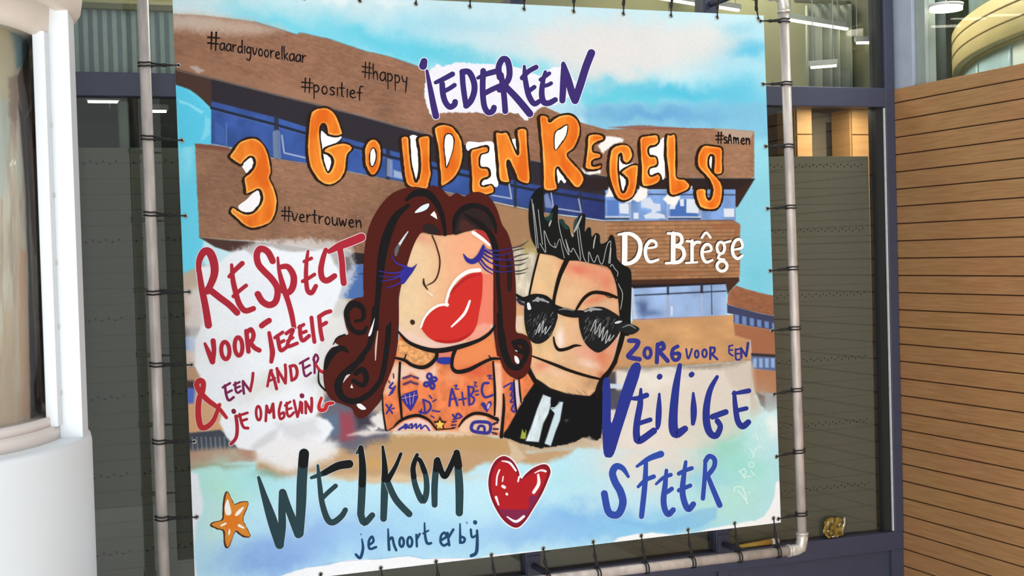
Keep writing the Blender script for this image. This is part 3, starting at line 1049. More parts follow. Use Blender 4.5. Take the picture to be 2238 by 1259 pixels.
    # white paint dabs
    for pg in ([(410, 375), (460, 300), (540, 300), (630, 325), (620, 350), (540, 360), (490, 400), (450, 440)], [(270, 560), (310, 600), (430, 570), (430, 610), (330, 620), (290, 610)],
               [(740, 760), (770, 680), (830, 740), (810, 810), (750, 850), (700, 830), (600, 880)], [(950, 820), (1000, 770), (1100, 800), (1060, 870), (1000, 860)], [(1180, 710), (1200, 720), (1190, 740), (1150, 740)], [(470, 800), (500, 720), (540, 800), (500, 800)]):
        P(cF(pg), (240, 236, 232), 2, 2, 2)
    # ---------------- right wing fascia that carries the name
    P([(1325, 484), (1600, 481), (1618, 492), (1617, 600), (1615, 607), (1380, 616), (1330, 640)], (162, 118, 84), 1.5, 0.4, 0.6, tex=bricks(-0.012, 8.5, 0.16))
    Ln([(1325, 484), (1600, 481), (1616, 490)], 2, (110, 80, 78), 0.8)
    P(cL([(960, 50), (1200, 20), (1255, 60), (1240, 110), (1200, 150), (1200, 80), (1060, 75)]), (150, 96, 66), 2, 2, 2, 0.7)
    P(cL([(370, 420), (800, 420), (980, 440), (600, 470), (380, 460)]), (140, 92, 62), 2, 2, 1, 0.6)
    Ln(cL([(640, 190), (1180, 180)]), 3, (190, 150, 112), 0.5)
    Ln(cL([(400, 300), (900, 300)]), 3, (186, 142, 104), 0.5)
    P([(1379, 612), (1615, 606), (1616, 614), (1590, 642), (1586, 621), (1379, 633)], (72, 46, 36), 1.5)
    P([(1379, 622), (1586, 618), (1586, 625), (1379, 634)], (36, 32, 36), 1.5)
    # ---------------- right wing windows (lower)
    P(cL([(335, 575), (1130, 538), (1140, 795), (350, 838)]), lambda x, y: np.array([150, 178, 220.]) * (0.85 + 0.3 * fbm(x / 40, y / 40, 8, 4))[:, None], 1.4)
    Ln(cL([(370, 632), (1130, 596)]), 3.2, (54, 62, 84), 0.95)
    Ln(cL([(648, 545), (648, 620)]), 5, (40, 44, 56), 0.9)
    Ln(cL([(930, 540), (930, 610)]), 6, (40, 44, 56), 0.9)
    Ln(cL([(1010, 540), (1015, 790)]), 2.2, (54, 62, 90), 0.95)
    Ln(cL([(645, 640), (645, 815)]), 6, (158, 166, 192), 0.9)
    Ln(cL([(930, 620), (930, 800)]), 4, (160, 176, 210), 0.9)
    Ln(cL([(345, 580), (375, 830)]), 8, (196, 206, 222), 0.8)
    Ln(cL([(680, 730), (680, 795)]), 4, (220, 228, 240), 0.8)
    Wv(*cL([(430, 730)])[0], 14, 20, (66, 84, 124), 0.8, 0, 14)
    Wv(*cL([(500, 775)])[0], 26, 7, (84, 104, 150), 0.7, 0, 8)
    Ln(cL([(360, 838), (1190, 800)]), 2.4, (168, 96, 76), 0.9)
    P(cL([(350, 845), (1195, 800), (1205, 960), (1330, 1000), (1345, 1180), (700, 1225), (180, 1260), (240, 1100)]),
      lambda x, y: np.array([196, 150, 104.]) * (0.86 + 0.26 * fbm(x / 50, y / 30, 12, 4))[:, None], 1.6, 0.5)
    # side building
    P(cL([(1215, 550), (1300, 580), (1400, 605), (1540, 638), (1540, 806), (1400, 780), (1140, 708), (1150, 615)]), (152, 100, 74), 1.6, 0.5, 0.8, tex=bricks(0.2, 6, 0.05))
    P(cL([(1140, 708), (1400, 780), (1540, 806), (1545, 925), (1330, 890), (1195, 860), (1195, 790), (1142, 780)]), (62, 66, 96), 1.5)
    for k in range(6):
        xx = 1205 + k * 62
        P(cL([(xx, 790 + k * 14), (xx + 36, 798 + k * 14), (xx + 36, 870 + k * 10), (xx, 862 + k * 10)]), (108, 136, 190), 2, 0.5)
    P(cL([(1195, 862), (1330, 890), (1545, 925), (1545, 1130), (1345, 1125), (1335, 1005), (1205, 965)]), (158, 104, 76), 2, 0.6)
    P([(1642, 772), (1697, 775), (1697, 812), (1641, 806)], (88, 104, 144), 2)
    P([(1642, 772), (1697, 775), (1697, 781), (1642, 778)], (56, 46, 46), 2)
    for k in range(4):
        P([(1646 + k * 13, 783), (1654 + k * 13, 783), (1654 + k * 13, 804), (1646 + k * 13, 803)], (140, 170, 214), 2)
    P([(1640, 806), (1700, 811), (1700, 862), (1650, 862)], (172, 120, 88), 2)
    P([(1655, 858), (1702, 862), (1702, 920), (1668, 892)], (150, 148, 150), 4, 6, 6)
    P([(1655, 858), (1672, 866), (1672, 890), (1662, 886)], (110, 80, 72), 4, 4)
    # ---------------- beige cloud behind the blue words
    P([(1337, 811), (1400, 806), (1520, 800), (1640, 788), (1640, 860), (1652, 880), (1660, 900), (1650, 940), (1560, 990), (1520, 1010), (1440, 1060), (1340, 1060), (1300, 1010), (1330, 930), (1330, 880)], (214, 206, 196), 4, 4)
    P([(1315, 812), (1345, 812), (1350, 895), (1315, 895)], (60, 60, 70), 4, 2)
    P([(1318, 838), (1366, 840), (1366, 848), (1318, 850)], (190, 206, 220), 2, 2)
    P([(1330, 855), (1362, 850), (1362, 885), (1330, 895)], (76, 76, 86), 4, 2)
    P([(1340, 805), (1400, 800), (1560, 796), (1640, 786), (1600, 805), (1520, 806), (1460, 800), (1380, 818)], (120, 110, 98), 7, 4, 3, 0.7)
    P([(1580, 800), (1645, 790), (1650, 870), (1600, 850)], (200, 190, 178), 10, 6, 0, 0.8)
    Wv(1430, 830, 60, 20, (226, 222, 214), 0.8)
    Wv(1400, 960, 60, 50, (226, 218, 210), 0.9)
    P([(1640, 700 + 92), (1645, 800), (1642, 850), (1654, 870), (1668, 900), (1640, 920)], (196, 176, 156), 4, 3, 0, 0.8)

    # ---------------- lower left of the building
    P([(395, 640), (440, 650), (440, 720), (395, 735)], (176, 140, 116), 10, 6)
    P([(395, 712), (445, 715), (440, 736), (395, 740)], (74, 60, 60), 6, 4)
    P([(395, 735), (440, 735), (432, 768), (395, 772)], (100, 132, 186), 5, 3)
    P([(395, 768), (440, 765), (440, 834), (395, 838)], (178, 142, 114), 6, 4)
    P([(395, 832), (440, 832), (440, 850), (395, 852)], (66, 50, 52), 5, 2)
    P([(395, 848), (426, 848), (424, 885), (395, 885)], (82, 106, 184), 4, 2)
    P([(395, 882), (470, 880), (490, 940), (395, 950)], (206, 158, 118), 4, 2)
    P([(395, 948), (480, 940), (510, 960), (520, 985), (395, 992)], (66, 68, 78), 3, 2)
    for k in range(9):
        Ln([(420 + k * 10, 956), (422 + k * 10, 986)], 3, (140, 150, 162), 0.6)
    P([(395, 988), (520, 980), (620, 975), (640, 1015), (520, 1010), (395, 1040)], (176, 132, 112), 8, 6)

    # ---------------- bottom washes
    P([(395, 1034), (480, 1014), (590, 1010), (660, 1035), (730, 1052), (900, 1056), (1010, 1030), (1060, 1000), (1200, 985), (1340, 980), (1560, 985), (1720, 880), (1730, 1320), (395, 1320)], (184, 226, 240), 5, 8)
    Wv(480, 1060, 70, 50, (176, 228, 206), 0.95, 0, 30)
    Wv(470, 1150, 50, 60, (192, 226, 214), 0.7, 0, 30)
    Wv(560, 1050, 70, 30, (168, 226, 226), 0.8, 0, 20)
    Wv(600, 1220, 130, 44, (130, 168, 224), 0.95, -0.1, 30)
    Wv(690, 1170, 120, 40, (138, 172, 226), 0.8, -0.2, 30)
    Wv(830, 1170, 130, 40, (152, 196, 234), 0.8, -0.1, 30)
    Wv(960, 1150, 110, 60, (166, 212, 240), 0.8, 0, 30)
    Wv(1070, 1080, 90, 60, (190, 228, 240), 0.9, 0, 30)
    Wv(1250, 1130, 110, 40, (126, 180, 230), 0.9, 0, 30)
    Wv(1180, 1170, 170, 30, (142, 186, 232), 0.85, -0.1, 25)
    Wv(1330, 1150, 120, 34, (138, 190, 232), 0.85, -0.1, 25)
    Wv(1240, 1040, 80, 40, (176, 224, 236), 0.9, 0, 30)
    Wv(1420, 1150, 140, 22, (132, 196, 232), 0.8, -0.08, 20)
    Wv(1520, 1140, 90, 40, (150, 204, 234), 0.8, -0.3, 25)
    Wv(1420, 1085, 120, 30, (190, 222, 232), 0.7)
    Wv(1470, 1010, 110, 40, (216, 210, 200), 0.95, 0, 25)
    Wv(1390, 1010, 80, 50, (220, 212, 204), 0.9, 0, 20)
    Wv(1620, 1020, 70, 70, (150, 216, 206), 0.95, 0.5, 30)
    Wv(1580, 985, 60, 26, (150, 206, 190), 0.9, -0.6, 20)
    Wv(1600, 1100, 80, 60, (176, 222, 214), 0.9, 0, 30)
    Wv(1670, 940, 40, 60, (190, 226, 228), 0.9, 0, 25)
    Wv(1690, 930, 16, 26, (236, 240, 240), 0.8, 0, 12)
    Wv(1540, 1040, 50, 30, (140, 202, 226), 0.7, 0, 20)
    P(cQ([(240, 740), (450, 790), (700, 820), (950, 770), (1130, 690), (1260, 690), (1250, 780), (1100, 850), (900, 890), (650, 870), (420, 820)]), (126, 184, 228), 4, 4, 0, 0.6)
    # white irregular margins
    P(cQ([(0, 1120), (0, 1040), (200, 1005), (380, 985), (420, 940), (520, 915), (700, 895), (900, 915), (1050, 895), (1250, 850), (1420, 820), (1560, 795), (1640, 760), (1690, 690), (1720, 600), (1740, 470), (1900, 440), (1900, 1120)]), (238, 240, 242), 2.0, 3)
    P([(395, 1360), (620, 1256), (672, 1241), (715, 1236), (745, 1228), (780, 1222), (830, 1222), (870, 1217), (893, 1215), (928, 1222), (960, 1220), (996, 1219), (1048, 1220), (1080, 1213), (1240, 1199), (1240, 1300), (395, 1360)], (240, 241, 244), 1.6, 2)
    P([(395, 1030), (432, 1036), (436, 1060), (442, 1110), (428, 1150), (424, 1200), (430, 1260), (430, 1320), (395, 1320)], (232, 236, 240), 5, 4)
    Ln([(672, 1240), (745, 1227), (830, 1221), (893, 1214), (928, 1221), (1048, 1219)], 1.4, (150, 170, 200), 0.6)
    # sand and brown washes under the figures
    P([(560, 1000), (700, 985), (760, 965), (830, 952), (1000, 950), (1110, 958), (1150, 985), (1260, 985), (1240, 1000), (1160, 1016), (1060, 1010), (1010, 1036), (880, 1052), (760, 1050), (700, 1035), (620, 1040), (560, 1030)], (188, 154, 116), 8, 8, 2)
    P([(800, 958), (920, 945), (1060, 950), (1110, 962), (1120, 990), (1000, 985), (860, 990), (780, 978)], (186, 150, 104), 5, 3)
    Wv(840, 1010, 90, 12, (206, 160, 98), 0.8, 0, 12)
    Wv(960, 1010, 90, 14, (186, 150, 116), 0.8, 0, 12)
    Wv(860, 1045, 150, 8, (216, 190, 156), 0.9, 0, 12)
    Wv(590, 1038, 30, 9, (140, 160, 136), 0.8, 0, 10)
    Wv(470, 1020, 70, 6, (150, 150, 120), 0.6, 0, 12)
    P([(1110, 962), (1130, 975), (1150, 1000), (1130, 1014), (1105, 1010), (1118, 990)], (206, 182, 152), 4, 3)
    # smudges left of the woman
    P([(690, 860), (800, 880), (850, 920), (850, 960), (760, 985), (700, 970), (700, 920)], (104, 102, 114), 12, 10, 4)
    P([(742, 905), (772, 900), (776, 955), (748, 962)], (158, 70, 84), 11, 8, 3, 0.9)
    P([(706, 905), (742, 905), (740, 950), (706, 955)], (96, 116, 142), 10, 6, 3, 0.9)
    P([(760, 950), (800, 940), (850, 945), (800, 955)], (214, 206, 202), 5, 4)
    P([(790, 925), (830, 900), (842, 905), (846, 945), (828, 935), (815, 945)], (226, 222, 220), 3, 3, 5)
    P([(775, 905), (800, 900), (815, 930), (780, 935)], (66, 62, 72), 8, 6, 3)

    # ---------------- white cloud behind the red words
    P([(505, 555), (560, 528), (640, 522), (735, 528), (770, 540), (780, 600), (750, 650), (790, 690), (720, 700), (500, 600)], (216, 216, 216), 9, 8, 7, 0.75)
    P([(745, 560), (765, 560), (770, 590), (740, 600)], (96, 92, 92), 5, 4, 4, 0.7)
    P([(432, 585), (470, 575), (500, 556), (535, 545), (552, 560), (560, 545), (590, 540), (615, 545), (640, 552), (700, 545), (722, 560), (740, 590), (748, 620), (735, 660), (725, 690), (735, 730), (728, 770), (705, 800), (700, 850), (705, 880), (690, 910), (715, 915), (730, 935), (720, 955), (700, 975), (640, 985), (600, 1010), (560, 985), (520, 980), (495, 955), (478, 925), (485, 900), (460, 880), (445, 850), (440, 825), (425, 800), (427, 745), (445, 705), (437, 650)], (233, 236, 240), 4, 5)
    P([(405, 640), (440, 625), (460, 700), (440, 790), (410, 800)], (226, 226, 228), 14, 8, 4, 0.7)
    P([(560, 960), (640, 950), (740, 970), (720, 1010), (640, 1030), (560, 1010)], (232, 230, 230), 16, 10, 4, 0.95)
    P([(545, 980), (585, 945), (610, 935), (600, 960), (560, 985)], (196, 196, 200), 6, 4, 0, 0.6)
    P([(600, 925), (690, 915), (700, 950), (660, 960), (620, 950)], (190, 188, 192), 12, 8, 5, 0.45)
    P([(720, 690), (765, 690), (760, 740), (735, 790), (715, 830), (700, 890), (690, 890), (690, 760)], (222, 220, 218), 7, 6, 3)
    Wv(590, 840, 90, 24, (216, 214, 208), 0.8, -0.4, 20)
    Wv(520, 760, 60, 20, (214, 214, 210), 0.6, -0.5, 20)
    Wv(600, 640, 60, 30, (224, 228, 236), 0.7, 0, 20)
    Wv(560, 560, 20, 8, (222, 226, 236), 0.7)
    Wv(690, 830, 20, 16, (184, 182, 176), 0.6, 0, 14)
    # glow of plain paper behind the purple word
    P(cB_([(380, 590), (440, 530), (480, 560), (520, 545), (600, 520), (800, 532), (960, 535), (1100, 560), (1200, 590), (1310, 640), (1400, 560), (1480, 560), (1540, 600), (1600, 680), (1570, 800), (1440, 870), (1330, 890), (1275, 915), (1240, 965), (1200, 985), (1205, 1000), (1170, 1005), (1140, 975), (1120, 950), (1000, 935), (880, 960), (760, 940), (560, 937), (450, 945), (385, 955), (350, 880), (332, 790), (338, 690)]), (236, 234, 242), 1.2, 1.0, 2.2)

    # ---------------- man
    P(cJ([(200, 560), (440, 560), (440, 1000), (380, 1000), (260, 1000)]), lambda x, y: np.array([206, 196, 174.]) * (0.8 + 0.4 * fbm(x / 6, y / 26, 61, 4))[:, None], 3, 2)
    P(cJ([(320, 480), (420, 500), (450, 600), (330, 620)]), (164, 144, 92), 6, 4, 0, 0.8)
    P(cJ([(270, 1000), (340, 1040), (330, 1270), (240, 1270), (240, 1080)]), (212, 160, 120), 3, 2)
    P(cK([(360, 400), (440, 540), (700, 640), (960, 640), (1000, 540), (1014, 700), (1014, 900), (860, 900), (300, 900), (240, 1000), (140, 1036), (250, 860), (330, 730), (300, 560)]), (26, 24, 25), 1.5)
    P(cK([(250, 0), (330, 0), (335, 150), (240, 130)]), (222, 196, 170), 4, 3)

    def skin(x, y):
        n = fbm(x / 20, y / 20, 33, 4) - 0.5
        n2 = fbm(x / 7, y / 7, 34, 3) - 0.5
        f = np.clip((x - 1190) / 160, 0, 1)
        c = np.array([222, 184, 138.])[None] * (1 - f[:, None]) + np.array([214, 160, 122.])[None] * f[:, None]
        return c * (1 + 0.14 * n + 0.10 * n2 * f)[:, None]
    P(cJ([(455, 600), (700, 655), (900, 690), (1080, 750), (1130, 880), (1150, 1000), (1165, 1300)]) + cK([(1150, 150), (1100, 380), (1040, 500), (985, 540), (955, 640), (900, 692), (700, 668), (560, 622), (490, 572), (440, 540), (400, 430), (392, 345), (380, 240), (330, 220), (335, 0)]) + cJ([(385, 960), (420, 760)]), skin, 1.5)
    Wv(*cJ([(800, 740)])[0], 30, 16, (212, 108, 84), 0.95, 0.2, 10)
    Wv(*cJ([(960, 790)])[0], 34, 22, (222, 138, 110), 0.8, 0.3, 12)
    Wv(*cJ([(1060, 860)])[0], 14, 26, (218, 128, 100), 0.8, 0, 10)
    Wv(*cJ([(730, 800)])[0], 12, 30, (226, 156, 124), 0.6, 0.2, 8)
    Wv(*cJ([(960, 1000)])[0], 34, 8, (216, 128, 96), 0.9, -0.3, 6)
    Wv(*cJ([(1000, 1060)])[0], 30, 8, (212, 176, 140), 0.9, 0, 6)
    Wv(*cJ([(720, 960)])[0], 18, 26, (226, 184, 144), 0.8, 0, 8)
    Wv(*cK([(900, 320)])[0], 34, 18, (226, 160, 138), 0.9, 0.3, 10)
    Wv(*cK([(1030, 380)])[0], 22, 26, (208, 122, 88), 0.95, 0.3, 12)
    Wv(*cK([(1100, 250)])[0], 12, 30, (214, 150, 122), 0.9, 0.2, 8)
    Wv(*cK([(890, 420)])[0], 22, 10, (236, 206, 190), 0.8, 0.3, 8)
    Wv(*cK([(1000, 510)])[0], 10, 8, (176, 92, 66), 0.7, 0, 6)
    Wv(*cK([(480, 440)])[0], 22, 14, (222, 134, 108), 0.85, 0.2, 8)
    Wv(*cK([(600, 490)])[0], 30, 10, (232, 190, 164), 0.8, 0.2, 8)
    Wv(*cK([(900, 600)])[0], 22, 14, (170, 134, 98), 0.7, 0, 14)
    Wv(*cK([(650, 200)])[0], 9, 26, (238, 226, 222), 0.95, 0, 4)
    Wv(*cK([(740, 190)])[0], 14, 30, (222, 176, 142), 0.7, 0, 6)
    Ln(cJ([(1125, 770), (1150, 900), (1168, 1050), (1178, 1200)]) + cK([(1188, 120), (1120, 400), (1040, 530), (990, 620)]), 9, (28, 24, 22), 1.0)
    # jacket
    P(cK([(420, 560), (520, 640), (680, 690), (830, 702), (960, 680), (1000, 540), (1012, 700), (1015, 900), (1000, 1050), (960, 1075), (900, 1075), (850, 1050), (760, 1090), (700, 1110), (600, 1125), (480, 1140), (300, 1095), (150, 1040), (230, 900), (330, 740)]), (21, 21, 23), 1.6, 1, 2)
    P(cK([(830, 1060), (900, 1040), (960, 1075), (900, 1095)]), (196, 180, 160), 3, 3, 3, 0.8)
    Wv(*cK([(700, 900)])[0], 4, 3, (90, 84, 84), 0.8, 0, 2)
    P(cK([(500, 678), (568, 705), (565, 770), (545, 840), (500, 930), (462, 1087), (350, 1078), (400, 950), (450, 800)]), lambda x, y: np.array([206, 220, 226.]) * (0.84 + 0.3 * fbm(x / 9, y / 16, 71, 3))[:, None], 1.4)
    P(cK([(560, 795), (600, 790), (640, 738), (672, 742), (645, 900), (605, 1000), (565, 1120), (512, 1100), (560, 960), (600, 840)]), (198, 218, 226), 1.4, 0.5)
    P(cK([(325, 955), (355, 990), (350, 1062), (303, 1056)]), (156, 164, 62), 1.3)
    # ---------------- woman: face, neck and painted torso
    def face(x, y):
        f = np.clip((x - 900) / 120, 0, 1)[:, None]
        f = f * f * (3 - 2 * f)
        c = np.array([230, 198, 156.]) * (1 - f) + np.array([238, 172, 132.]) * f
        g = np.clip((y - 690) / 70, 0, 1)[:, None]
        c = c * (1 - g) + np.array([232, 196, 176.]) * g
        return c * (1 + 0.05 * (fbm(x / 12, y / 12, 14, 4) - 0.5))[:, None]
    P(cI([(600, 520), (650, 380), (690, 240), (700, 130), (1000, 250), (1250, 220), (1470, 100), (1500, 250), (1540, 380), (1640, 520), (1760, 470), (1825, 560), (1720, 710), (1650, 850), (1600, 940), (1545, 1005), (1300, 985), (1060, 965), (640, 965), (590, 950), (560, 780), (555, 680)]),
      lambda x, y: np.array([226, 126, 78.]) * (0.86 + 0.28 * fbm(x / 10, y / 14, 81, 4))[:, None], 1.5)
    P(cI([(630, 420), (700, 380), (860, 430), (940, 460), (1000, 400), (1020, 440), (1010, 560), (900, 560), (800, 480), (680, 540), (600, 660), (570, 650), (600, 540)]), (236, 206, 186), 8, 5, 2, 0.85)
    P(cI([(1480, 390), (1540, 400), (1560, 640), (1560, 980), (1490, 960), (1490, 600)]), (238, 196, 168), 4, 3, 0, 0.85)
    P(cI([(680, 200), (760, 220), (960, 290), (1000, 300), (990, 370), (900, 410), (800, 400), (690, 350)]), lambda x, y: np.array([212, 150, 96.]) * (0.8 + 0.5 * fbm(x / 5, y / 4, 82, 3))[:, None], 2)
    P(cI([(1150, 300), (1250, 240), (1400, 190), (1480, 140), (1500, 340), (1370, 390), (1200, 450), (1140, 420)]), (230, 136, 84), 3, 1)
    P(cI([(1010, 300), (1130, 295), (1120, 350), (1015, 355)]), (224, 130, 110), 2)
    P(cI([(640, 955), (740, 880), (860, 850), (950, 895), (985, 960)]), (238, 202, 192), 3)
    P(cI([(1195, 960), (1200, 920), (1250, 865), (1330, 830), (1420, 840), (1480, 900), (1490, 990), (1330, 985)]), (232, 192, 162), 3)
    P(cI([(640, 960), (760, 945), (900, 965), (1000, 960), (1200, 955), (1330, 990), (1240, 1010), (900, 1000), (700, 1010)]), (232, 204, 178), 5, 4, 5, 0.7)
    Wv(*cI([(1330, 460)])[0], 34, 14, (208, 88, 60), 0.8, 0, 8)
    Wv(*cI([(1150, 520)])[0], 20, 16, (236, 160, 116), 0.7, 0, 8)
    Wv(*cI([(850, 760)])[0], 20, 12, (214, 96, 62), 0.6, 0, 8)
    P(cI([(1655, 540), (1695, 540), (1705, 720), (1672, 800)]), (224, 206, 212), 2)
    P(cH([(870, 455), (960, 470), (1060, 478), (1200, 460), (1330, 425), (1400, 440), (1470, 560), (1480, 700), (1485, 900), (1485, 1200)]) + cI([(1485, 60), (1440, 130), (1350, 195), (1250, 235), (1100, 265), (950, 275), (850, 255), (760, 205), (700, 145), (685, 0)]) + cH([(690, 1000), (715, 880), (755, 740), (795, 600), (835, 510)]), face, 1.4)
    Wv(*cH([(960, 510)])[0], 26, 14, (226, 168, 132), 0.8, 0, 8)
    Wv(*cH([(880, 490)])[0], 12, 10, (222, 146, 120), 0.7, 0, 6)
    Wv(*cH([(1270, 560)])[0], 40, 26, (242, 170, 130), 0.8, 0, 8)
    P(cH([(1378, 790), (1475, 800), (1482, 950), (1482, 1240)]) + cI([(1470, 70), (1400, 150), (1320, 200), (1250, 215), (1330, 90)]) + cH([(1370, 1040), (1390, 900)]), (232, 128, 104), 3, 1)
    P(cI([(1330, 90), (1400, 60), (1470, 70), (1400, 150), (1310, 200), (1260, 200)]), (236, 168, 148), 5, 2, 0, 0.8)
    P(cI([(700, 120), (900, 180), (1000, 215), (1200, 220), (1100, 262), (950, 270), (850, 252), (760, 200)]), (236, 200, 186), 6, 2, 0, 0.8)
    P(cH([(1320, 432), (1390, 418), (1440, 490), (1470, 560), (1400, 500)]), (188, 58, 58), 1.6, 0, 1)
    Ln(cH([(1490, 600), (1490, 1259)]) + cI([(1494, 150), (1520, 330)]), 5, (80, 30, 24), 1.0)
    cv.c *= (1 + 0.035 * (fbm(PX / 3.2, PY / 3.2, 55, 2) - 0.5) + 0.03 * (fbm(PX / 70, PY / 70, 56, 3) - 0.5))[:, None]
    return np.clip(cv.c, 0, 255)


paint = build_sheet()
M_PRINT = bpy.data.materials.new('printed_mesh_cloth')
M_PRINT.use_nodes = True
nt = M_PRINT.node_tree
bs = nt.nodes['Principled BSDF']
bs.inputs['Roughness'].default_value = 0.42
bs.inputs['Specular IOR Level'].default_value = 0.06
an = nt.nodes.new('ShaderNodeAttribute')
an.attribute_name = 'paint'
nz = nt.nodes.new('ShaderNodeTexNoise')
nz.inputs['Scale'].default_value = 260
bpn = nt.nodes.new('ShaderNodeBump')
bpn.inputs['Strength'].default_value = 0.06
bpn.inputs['Distance'].default_value = 0.001
tcn = nt.nodes.new('ShaderNodeTexCoord')
nt.links.new(tcn.outputs['Object'], nz.inputs['Vector'])
nt.links.new(nz.outputs['Fac'], bpn.inputs['Height'])
nt.links.new(bpn.outputs[0], bs.inputs['Normal'])
nt.links.new(an.outputs['Color'], bs.inputs['Base Color'])


def paint_mesh(name, verts, faces, cols, m, parent):
    me = bpy.data.meshes.new(name)
    me.from_pydata([tuple(v) for v in verts], [], faces)
    a = me.attributes.new('paint', 'FLOAT_COLOR', 'POINT')
    c4 = np.ones((len(verts), 4), np.float32)
    c4[:, :3] = np.clip(lin(cols) * K_INK, 0, 0.92)
    a.data.foreach_set('color', c4.ravel())
    me.materials.append(m)
    o = bpy.data.objects.new(name, me)
    COL.objects.link(o)
    if parent is not None:
        put(o, parent)
    return o


banner = thing('printed_banner', 'large printed cloth banner with painted slogans and two cartoon heads, laced into the pipe frame', 'banner', ((TL.x + TR.x) / 2, 0.0, BL.z))
ii = np.arange(NU * NV).reshape(NV, NU)
Fq = np.stack([ii[:-1, :-1], ii[1:, :-1], ii[1:, 1:], ii[:-1, 1:]], -1).reshape(-1, 4)
me = bpy.data.meshes.new('cloth')
me.vertices.add(len(W))
me.vertices.foreach_set('co', W.astype(np.float32).ravel())
me.loops.add(Fq.size)
me.loops.foreach_set('vertex_index', Fq.ravel().astype(np.int32))
me.polygons.add(len(Fq))
me.polygons.foreach_set('loop_start', (np.arange(len(Fq)) * 4).astype(np.int32))
me.polygons.foreach_set('loop_total', np.full(len(Fq), 4, np.int32))
me.update(calc_edges=True)
pa = me.attributes.new('paint', 'FLOAT_COLOR', 'POINT')
c4 = np.ones((len(W), 4), np.float32)
c4[:, :3] = np.clip(lin(paint) * K_INK, 0, 0.92)
pa.data.foreach_set('color', c4.ravel())
me.materials.append(M_PRINT)
cloth = bpy.data.objects.new('cloth', me)
COL.objects.link(cloth)
put(cloth, banner)
# plain white back of the cloth and its welded hem
M_BACK = mat('white_cloth_back', (216, 218, 220), 0.6)
b = MB()
b.quad(TL + Vector((0, .003, 0)), TR + Vector((0, .003, 0)), BR + Vector((0, .003, 0)), BL + Vector((0, .003, 0)))
for p, r in ((TL, TR), (TR, BR), (BR, BL), (BL, TL)):
    b.quad(p, r, r + Vector((0, .003, 0)), p + Vector((0, .003, 0)))
b.build('cloth_back', M_BACK, banner)

# ------------------------------------------------------------------ brush strokes and inked shapes lying on the cloth
class Ink:
    """one printed motif: strokes and fills, each a hair above the one before"""

    def __init__(self, base=0):
        self.v, self.f, self.c = [], [], []
        self.k = base

    def _pt(self, x, y, extra=0.0):
        p = at(x, y, YS)
        p.y = YS - 2.0e-4 - self.k * 1.4e-5 - extra
        return p

    def stroke(self, pts, w, col, n=5, closed=False, flat=False, jit=0.0, grow=0.0):
        w = list(w) if isinstance(w, (list, tuple)) else [w] * len(pts)
        P = [(p[0], p[1], ww) for p, ww in zip(pts, w)]
        if closed:
            P = np.vstack([catmull(P, True, n), P[0]]) if len(P) > 2 else np.array(P, float)
        else:
            P = catmull(P, False, n)
        P = np.array(P, float)
        m = len(P)
        T = np.gradient(P[:, :2], axis=0)
        if closed:
            T[0] = T[-1] = P[1, :2] - P[-2, :2]
        L = np.hypot(T[:, 0], T[:, 1])
        L[L == 0] = 1
        T /= L[:, None]
        N = np.stack([-T[:, 1], T[:, 0]], 1)
        hw = P[:, 2:3] / 2 + grow
        if jit:
            hw = hw * (1 + jit * np.array([random.uniform(-1, 1) for _ in range(m)])[:, None])
        A, B = P[:, :2] + N * hw, P[:, :2] - N * hw
        s = len(self.v)
        for i in range(m):
            e = 6e-6 * i / m
            self.v.append(self._pt(A[i, 0], A[i, 1], e))
            self.v.append(self._pt(B[i, 0], B[i, 1], e))
        for i in range(m - 1):
            self.f.append((s + 2 * i, s + 2 * i + 1, s + 2 * i + 3, s + 2 * i + 2))
        if not closed and not flat:
            for i, sg in ((0, -1), (m - 1, 1)):
                c = len(self.v)
                e = 6e-6 * i / m
                a0 = math.atan2(N[i, 1], N[i, 0])
                ring = []
                for q_ in range(1, 8):
                    a = a0 - sg * math.pi * q_ / 8
                    self.v.append(self._pt(P[i, 0] + math.cos(a) * hw[i, 0], P[i, 1] + math.sin(a) * hw[i, 0], e))
                    ring.append(c + q_ - 1)
                self.f.append((s + 2 * i, *ring, s + 2 * i + 1) if sg > 0 else (s + 2 * i + 1, *ring[::-1], s + 2 * i))
        self.c += [col] * (len(self.v) - s)
        self.k += 1
        return self

    def fill(self, pts, col, smooth=True, n=4):
        P = catmull(pts, True, n) if smooth else np.array(pts, float)
        tri = tessellate_polygon([[Vector((p[0], p[1], 0)) for p in P]])
        s = len(self.v)
        for p in P:
            self.v.append(self._pt(p[0], p[1]))
        self.f += [tuple(s + j for j in t) for t in tri]
        self.c += [col] * len(P)
        self.k += 1
        return self

    def ell(self, c, rx, ry, w, col, rot=0.0, s=1.0):
        pts = []
        for q_ in range(12):
            a = 2 * math.pi * q_ / 12
            x, y = rx * math.cos(a), ry * math.sin(a)
            pts.append((c[0] + x * math.cos(rot) - y * math.sin(rot), c[1] + x * math.sin(rot) + y * math.cos(rot)))
        return self.stroke(pts, w, col, 3, True)

    def build(self, name, label=None, m=None, parent=None):
        f2 = []
        for f in self.f:                                   # every face looks out of the wall
            a, b, c = self.v[f[0]], self.v[f[1]], self.v[f[2]]
            nrm = (b - a).cross(c - a)
            f2.append(f if nrm.y < 0 else tuple(reversed(f)))
        o = paint_mesh(name, self.v, f2, np.array(self.c, float), m or M_PRINT, parent or banner)
        if label:
            o['label'] = label
        return o


